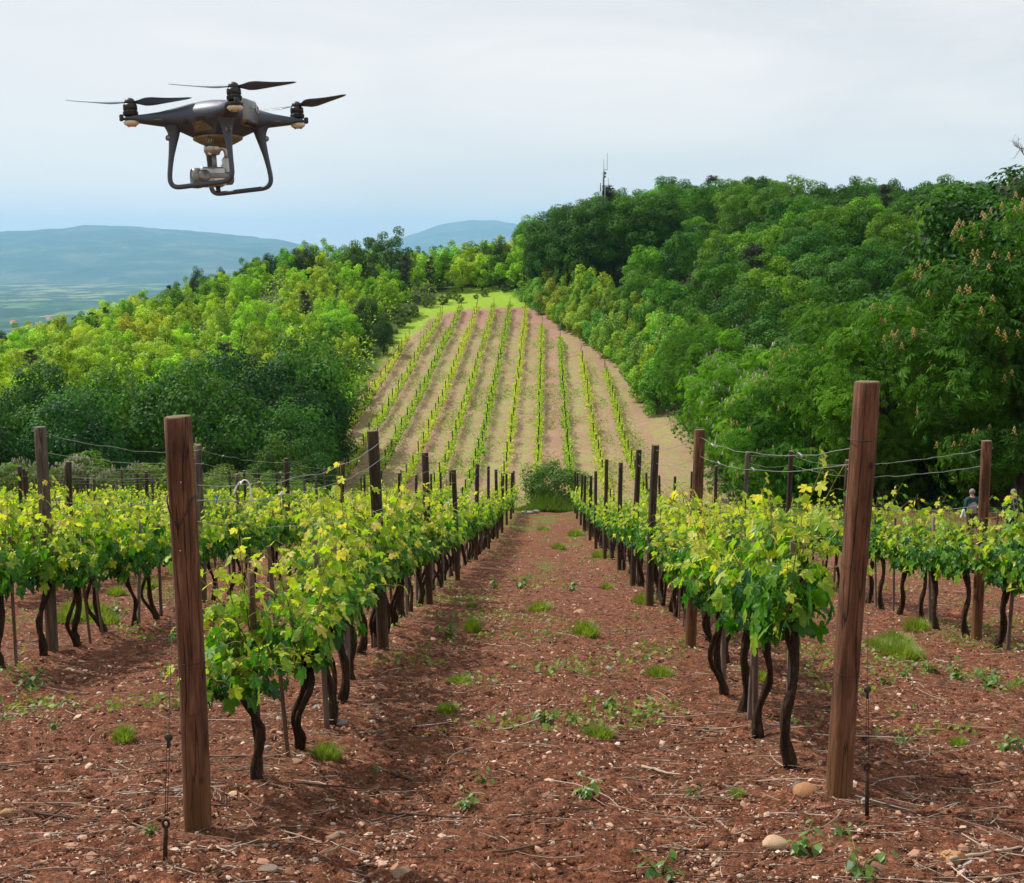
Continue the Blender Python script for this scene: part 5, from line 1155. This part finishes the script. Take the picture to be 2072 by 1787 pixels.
        P[:, 2] = P[:, 2].mean() * .5 + P[:, 2] * .5 + np.linspace(0, r.uniform(-.01, .03), m); P[:, 2] = np.maximum(P[:, 2], Hn(px, py) + .002); mb.add(*tube(P, rad_ * np.linspace(1, .6, m), 4, False), float(np.clip(r.beta(1.6, 1.8), 0, 1)))
    tag(mb.build('twigs', M['twig']), 'pale and dark vine prunings scattered under the rows', 'twigs', kind='stuff')
    # larger single stones
    for k, (u, v, s, c, lab) in enumerate([(684, 1696, .06, (.36, .25, .18), 'pale brown angular stone lying on bare soil between the end posts, left of centre'), (815, 1772, .05, (.36, .26, .19), 'tan stone at the lower edge of the picture, left of centre'), (541, 1764, .045, (.30, .24, .20), 'greyish brown stone near the lower edge below the left end post'), (19, 1652, .055, (.48, .30, .17), 'flat yellowish stone at the left edge'), (687, 1466, .055, (.32, .32, .31), 'flat grey stone beside the left row of vines'), (539, 1520, .05, (.44, .43, .41), 'whitish stone at the foot of a vine left of the path'), (1633, 1608, .08, (.46, .25, .13), 'orange angular stone at the foot of the right end post'), (1615, 1594, .05, (.22, .21, .21), 'dark grey smooth stone behind the orange one'), (1567, 1712, .075, (.62, .45, .31), 'flat cream stone in front of the right end post'), (1767, 1760, .065, (.36, .20, .14), 'reddish stone among weeds at the lower right'), (1934, 1740, .065, (.50, .28, .14), 'flat orange stone at the lower right'), (1965, 1752, .04, (.45, .45, .47), 'small light grey stone beside the flat orange one'), (1173, 1243, .11, (.42, .25, .15), 'tan stone in the middle of the path beyond the tufts'), (1113, 1614, .05, (.34, .21, .14), 'upright brown stone left of the clover plant'), (1930, 1378 - 130, .12, (.40, .18, .10), 'rusty red stone lying between the right-hand rows'), (205, 1572, .05, (.30, .13, .09), 'rusty brown stone in the soil left of the left end post'), (1800, 1545, .04, (.34, .17, .10), 'brown stone in the shade right of the right end post'), (600, 1545, .04, (.45, .30, .2), 'pale stone by the foot of the left end post')]):
        g = onground(u, v); V, Fs = rock_shape(60 + k, 3); o = mk('stone', V, [Fs], M['rock'], smooth=True); o.location = tuple(g + (0, 0, s * .16)); o.scale = (s,) * 3; o.rotation_euler = (r.normal(0, .15), r.normal(0, .15), r.uniform(-.6, .6)); o.color = (*c, 1); tag(o, lab, 'stone')
    # larger single sticks
    for k, (u0, v0, u1, v1, rad_, tint, lab) in enumerate([(770, 1648, 1005, 1662, .006, .15, 'long thin dark stick lying across the path near the lower edge'), (1000, 1664, 1210, 1640, .005, .25, 'thin stick continuing the long dark one towards the right'), (52, 1645, 175, 1660, .009, .12, 'dark crooked stick in the soil at the lower left'), (790, 1572, 835, 1590, .011, .1, 'short charred stick right of the first left vine'), (1300, 1558, 1375, 1578, .010, .75, 'pale split stick in the middle of the path'), (1210, 1585, 1330, 1578, .007, .6, 'pale twig beside the split stick'), (600, 1590, 770, 1600, .006, .2, 'dark bent cane at the foot of the left row'), (1430, 1480, 1620, 1470, .005, .7, 'long pale cane under the right row'), (1560, 1580, 1660, 1600, .0045, .7, 'thin pale cane curving below the first right vine'), (1920, 1745, 2060, 1720, .008, .8, 'forked whitish stick at the lower right edge'), (1000, 1730, 1180, 1700, .006, .3, 'brown twig near the bottom of the path')]):
        a, b = onground(u0, v0), onground(u1, v1); t = np.linspace(0, 1, 12)[:, None]; P = a + (b - a) * t + np.cumsum(r.normal(0, .006, (12, 3)), 0) * (1, 1, 0); P[:, 2] = Hn(P[:, 0], P[:, 1]) + rad_ * 1.5; P[:, 2] = P[:, 2] * .6 + np.linspace(P[0, 2], P[-1, 2], 12) * .4 + .008
        mb = MB(); mb.add(*tube(P, rad_ * np.linspace(1, .55, 12), 7, True, .12, k), tint); j = 6; q = P[j] + np.array((r.normal(0, .05), r.normal(0, .05), .03)); mb.add(*tube([P[j], q], [rad_ * .6, rad_ * .3], 5), tint); tag(mb.build('stick', M['twig']), lab, 'stick')
def build_weeds():
    r = np.random.default_rng(17); tp = [tuft_proto(500 + i, 620, .12, .15) for i in range(4)]
    for o in tp: COL.objects.unlink(o)
    hp = [herb_proto(520 + i) for i in range(4)]
    def place_t(u, v, s, lab, g=None):
        p = onground(u, v); o = tp[int(r.integers(0, 4))].copy(); COL.objects.link(o); o.location = tuple(p); o.rotation_euler = (0, 0, r.uniform(0, 6)); o.scale = (s * r.uniform(.75, 1.3), s * r.uniform(.75, 1.2), s * r.uniform(.7, 1.25)); tag(o, lab, 'grass tuft', g)
    for u, v, s, lab in [(1093, 1236, 1.25, 'round feathery green tuft in the middle of the path'), (1183, 1288, 1.3, 'wide feathery tuft right of the path middle'), (955, 1276, 1.05, 'green tuft beside the left row'), (1305, 1222, 1.25, 'feathery tuft at the foot of the right row'), (660, 1535, .75, 'feathery tuft on the soil right of the left end post'), (1212, 1490, .62, 'small round tuft in the path'), (250, 1498, .6, 'small round tuft left of the left end post'), (455, 1400, 1.3, 'tuft in the shade behind the left end post'), (1228, 1192, .8, 'small tuft in the far half of the path'), (955, 1228, .7, 'small tuft beyond the one beside the left row'), (1130, 1112, 1.6, 'pale tuft far down the path'), (1215, 1128, 1.6, 'bright tuft far down the path by the right row'), (300, 1190, 1.6, 'tuft between the left rows near the path side'), (235, 1205, 1.3, 'tuft between the left rows, left of its neighbour'), (1855, 1275, 1.2, 'yellowish tuft by the second right row'), (1540, 1380, .7, 'small tuft among the right vines'), (905, 1440, .6, 'pale tuft at the left edge of the path'), (1335, 1370, .9, 'pale thin tuft at the right edge of the path'), (930, 1385, .8, 'thin tuft at the left edge of the path'), (1100, 1075, 2., 'grassy tuft near the crest of the path'), (1165, 1085, 2., 'broad grassy tuft near the crest, right of centre'), (1490, 1610, .3, 'tiny tuft below the right row'), (1940, 1508, .45, 'little tuft on the stony soil at right')]: place_t(u, v, s, lab)
    for k, (du, dv) in enumerate([(0, 0), (22, 8), (-22, -8), (10, -10), (-8, 10), (35, 16), (-35, -2), (14, 18), (0, -18)]): place_t(1810 + du, 1315 + dv, 1.0, f'clump of the bright green patch between the right rows, {ordw(k + 1)} of nine', 'clumps of the bright green patch')
    for k, (du, dv) in enumerate([(0, 0), (25, 5), (-25, 4), (10, -14), (-15, -12), (45, -5), (60, 8)]): place_t(160 + du, 1255 + dv, 1.25, f'clump of the fresh green patch under the left rows, {ordw(k + 1)} of seven', 'clumps of the fresh green patch')
    for u, v, s, lab in [(1182, 1612, 1.15, 'flat clover-like plant in the path below the long stick'), (940, 1636, 1.0, 'leafy weed low in the path, left of centre'), (980, 1586, .8, 'upright leafy seedling in the path'), (755, 1562, .5, 'tiny leafy seedling right of the first left vine'), (1225, 1435, 1.1, 'leafy weed by a stick in the path'), (1105, 1460, 1.1, 'dark leafy weed in the middle of the path'), (1160, 1458, .7, 'small leafy weed right of the dark one'), (105, 1478, .7, 'small dark weed at left'), (310, 1692, .6, 'seedling beside the left anchor rod'), (910, 1296, 2.0, 'dark leafy weed under the left row'), (1155, 1196, 1.7, 'small dark weed far down the path'), (1625, 1728, 1.35, 'trailing leafy weed in front of the right end post'), (1740, 1775, 1.25, 'leafy weed by the reddish stone at the lower right'), (1335, 1782, 1.2, 'broad leafy weed at the bottom edge'), (1938, 1378, 1.9, 'tall lettuce-like weed between the right rows'), (1880, 1362, 1.5, 'bluish green leafy weed left of the lettuce-like one'), (2000, 1395, 1.8, 'upright leafy weed near the right edge'), (2035, 1518, 1.3, 'upright weed at the right edge of the picture'), (1820, 1508, .8, 'small weed right of the guy wire'), (1830, 1372, 1.0, 'little weed below the bright green patch'), (70, 1392, 1.5, 'dark weed below the far left vines'), (490, 1185, 2.4, 'leafy weed between the left rows'), (1050, 1190, 2.4, 'flat leafy weed on the far path, left of centre'), (1000, 1192, 2.2, 'flat leafy weed on the far path by the left row'), (240, 1250, 2.2, 'leafy weed right of the fresh green patch'), (1700, 1690, .7, 'little weed right of the cream stone'), (1400, 1612, .6, 'pale low weed in the path near the right row'), (1795, 1325 + 60, .9, 'thin weed beside the guy wire tensioner')]:
        p = onground(u, v); o = hp[int(r.integers(0, 4))].place('weed', tuple(p), r.uniform(0, 6), s); tag(o, lab, 'weed')
    # green haze of seedlings further down the path
    n = 60000; t = r.random(n); y = 8 * (62 / 8) ** t; x = r.uniform(-.5, .5, n) * (y + 2); gr = smooth(.52, .70, fbm(x * 1.6 + 3, y * .9, 4, 31) + .10 * smooth(12, 50, y)); ok = r.random(n) < gr; x, y = x[ok], y[ok]; n = len(x)
    V, Fs = scatter(*QUAD, np.stack([x, y, Hn(x, y) + r.uniform(0, .05, n)], -1), frames(r.normal(0, .5, (n, 3)) + (0, -.3, .8), r.normal(0, 1, (n, 3)) + (0, 0, 1)), r.uniform(.018, .055, n) * (1 + .012 * y)); tag(mk('ground_cover', V, [Fs], M['grass'], attrs={'tint': np.repeat(np.clip(r.normal(.5, .2, n), 0, 1), 4)}), 'thin green ground cover between the near rows', 'ground cover', kind='stuff')
def build_crest():
    r = np.random.default_rng(23)
    # bush and tall grass where the path ends
    P = tree_proto(700, 'round', 1.75, 2.7, .0, 8000, .11, 40, trunk=.05); p = at(1122, 1000, 67); x = p[0]; o = P.place('bush', (x, 67, float(H(x, 67)) + .15), 1.0, (1.05, 1, .95), (.09, .19, .05)); tag(o, 'dark glossy bush at the crest where the path ends', 'bush')
    n = 9000; y = r.uniform(63.6, 67, n); x0 = at(1112, 1010, 65)[0]; x = x0 + r.normal(0, .62, n); hgt = .25 + 1.05 * np.exp(-((x - x0) / .95) ** 2) * smooth(63.4, 65.5, y); L = hgt * r.uniform(.5, 1, n)
    z = Hn(x, y); a = r.uniform(0, 6.28, n); w = .018; s = np.stack([np.cos(a), np.sin(a), a * 0], -1) * w; b = np.stack([x, y, z], -1); ln = r.normal(0, .16, (n, 3)) * (1, 1, 0); mid = b + ln * L[:, None] * .5 + np.stack([x * 0, x * 0, L * .6], -1); tip = b + ln * L[:, None] * 1.3 + np.stack([x * 0, x * 0, L], -1)
    V = np.stack([b - s, b + s, mid + s * .8, mid - s * .8, tip], 1).reshape(-1, 3); i = np.arange(n)[:, None] * 5
    tag(mk('tall_grass', V, [i + np.array([0, 1, 2, 3]), i + np.array([3, 2, 4])], M['grass'], attrs={'tint': np.repeat(np.clip(r.normal(.18, .12, n), 0, 1), 5)}), 'tall green grass below the bush at the end of the path', 'grass', kind='stuff')
    for k, (u, v, s) in enumerate([(1062, 1027, .20), (1072, 1029, .26), (1085, 1030, .2), (1078, 1024, .18)]):
        g = onground(u, v); g[1] = 62.5; g[0] = at(u, v, 62.5)[0]; V, Fs = rock_shape(90 + k, 2); o = mk('stone', V, [Fs], M['rock']); o.location = (g[0], g[1], float(Hn(g[0], g[1])) + .08); o.scale = (s, s, s); o.color = (.30, .27, .25, 1); tag(o, f'grey stone of the little heap where the path ends, {ordw(k + 1)} from the left', 'stone', 'stones heaped at the path end')
    # lattice mast above the right wood
    b = at(1221, 400, 236); z0 = float(H(b[0], 236)); top = at(1221, 322, 236)[2]; e = empty('radio_mast', (b[0], 236, z0)); Ht = top - z0; zt = at(1221, 376, 236)[2] - z0; K = 236 / F
    mb = MB()
    for (cx, cy_) in ((-.27, -.27), (.27, -.27), (.27, .27), (-.27, .27)): mb.add(*tube([(cx * 1.5, cy_ * 1.5, -.5), (cx, cy_, zt)], .055, 6))
    for q in range(14):
        f0, f1 = q / 14, (q + 1) / 14
        for (a, c) in (((-.27, -.27), (.27, -.27)), ((.27, -.27), (.27, .27)), ((.27, .27), (-.27, .27)), ((-.27, .27), (-.27, -.27))):
            k0, k1 = 1.5 - .5 * f0, 1.5 - .5 * f1; mb.add(*tube([(a[0] * k0, a[1] * k0, f0 * zt), (c[0] * k1, c[1] * k1, f1 * zt)], .03, 4)); mb.add(*tube([(a[0] * k1, a[1] * k1, f1 * zt), (c[0] * k1, c[1] * k1, f1 * zt)], .05, 4))
    mb.build('lattice', M['mast'], e)
    mb = MB(); mb.add(*tube([(0, 0, zt - 2), (0, 0, zt + 2.6)], .15, 8)); mb.add(*tube([(0, 0, zt + 2.4), (0, 0, Ht)], .045, 6)); mb.build('pole', M['mast'], e)
    for (dx, za, zb, nm) in ((-.55, zt - 1.0, zt + .5, 'panel_antenna'), (.85, zt - .1, zt + 1.3, 'whip_antenna'), (.62, zt + 2.7, zt + 5.8, 'whip_antenna')):
        mb = MB(); mb.add(*tube([(dx, 0, za), (dx, 0, zb)], .10 if nm[0] == 'p' else .04, 6)); mb.add(*tube([(0, 0, za + .1), (dx, 0, za + .1)], .05, 5)); mb.build(nm, M['mast'], e)
    for z_, dx in ((zt + 2.2, .25), (zt + 1.6, .15)): mb = MB(); V, Fs = lathe([(0, 0), (.16, .04), (.24, .12)], 12); mb.add(V @ rotm('X', 90).T + (dx, -.05, z_), Fs); mb.build('dish_antenna', M['mast'], e)
    tag(e, 'thin radio mast with aerials rising above the right wooded hill', 'radio mast')
    # wire fence behind the right rows
    f0, f1 = np.array((11.5, 37.0)), np.array((19.5, 38.6)); e = empty('wire_fence', (f0[0], f0[1], float(H(*f0)))); o0 = np.array((f0[0], f0[1], float(H(*f0)))); n = 10; tops = []
    for i in range(n):
        q = f0 + (f1 - f0) * i / (n - 1); z = float(H(*q)); mb = MB(); mb.add(*tube([np.array((q[0], q[1], z - .2)) - o0, np.array((q[0], q[1], z + 1.15)) - o0], .032, 7)); mb.build('fence_post', M['post_dark'], e); tops.append(np.array((q[0], q[1], z)) - o0)
    for h in (.35, .7, 1.08): mb = MB(); mb.add(*tube([t + (0, -.035, h) for t in tops], .006, 5, False)); mb.build('fence_wire', M['dwire'], e)
    mb = MB()
    for j in range(90):
        q = j / 89 * (n - 1); i = min(n - 2, int(q)); p = tops[i] + (tops[i + 1] - tops[i]) * (q - i); mb.add(*tube([p + (0, -.03, .02), p + (0, -.03, 1.08)], .0035, 4, False))
    mb.build('netting', M['dwire'], e); tag(e, 'low wire netting fence on dark posts before the right wood', 'fence')
    g = at(1970, 960, 42); build_person((g[0], 42, float(H(g[0], 42))), rad(14), 'teal', 'greyvest', 'grey-haired person in a grey vest walking away, half behind a post')
    g = at(2054, 955, 40); build_person((g[0], 40, float(H(g[0], 40))), rad(-6), 'navy', None, 'grey-haired person in a navy jacket walking away at the right edge', .1)
    # red-roofed houses in the haze of the plain
    for k, (u, v) in enumerate([(27, 640), (60, 646), (100, 632), (38, 655)]):
        y = 3300. + k * 60; d = ray(u, v + 15); x = d[0] / d[1] * y; z = d[2] / d[1] * y; e = empty('farmhouse', (x, y, z)); mb = MB(); mb.add(*rbox((0, 0, 0), (13, 9, 12), 0)); mb.build('wall', M['hwall'], e)
        mb = MB(); mb.add([(-7.5, -5.5, 5.8), (7.5, -5.5, 5.8), (7.5, 5.5, 5.8), (-7.5, 5.5, 5.8), (-7.5, 0, 9), (7.5, 0, 9)], [np.array([(0, 1, 5, 4), (2, 3, 4, 5)]), np.array([(0, 4, 3), (1, 2, 5)])]); mb.build('roof', M['hroof'], e, False); tag(e, f'tiny pale farmhouse with a red roof in the hazy plain, {ordw(k + 1)} in its group', 'house', 'farmhouses in the hazy plain')
# ------------------------------------------------------------------ build
build_ground(); build_hills(); build_distance(); build_haze()
stakes = []
for s_ in range(4):
    r_ = np.random.default_rng(s_); t_ = np.linspace(0, 1, 7); mb_ = MB(); mb_.add(*tube(np.stack([np.sin(t_ * 3 + s_) * .006, np.cos(t_ * 2) * .006, t_ * 1.32 - .12], -1), .0165 + .003 * (s_ % 2), 6 if s_ % 2 else 4, True, .06, s_))
    o_ = mb_.build('vine_stake', M['stake'], smooth=bool(s_ % 2)); COL.objects.unlink(o_); stakes.append(o_)
far_posts = build_far_field(*build_vineyard())
POSTS = build_posts(far_posts)
build_wires(POSTS)
blos = tree_proto(640, 'round', 3.4, 4.6, .2, 4200, .2, 24, (110, 'blossom_white'), .1)
build_trees()
build_litter(); build_weeds(); build_crest()
build_drone()
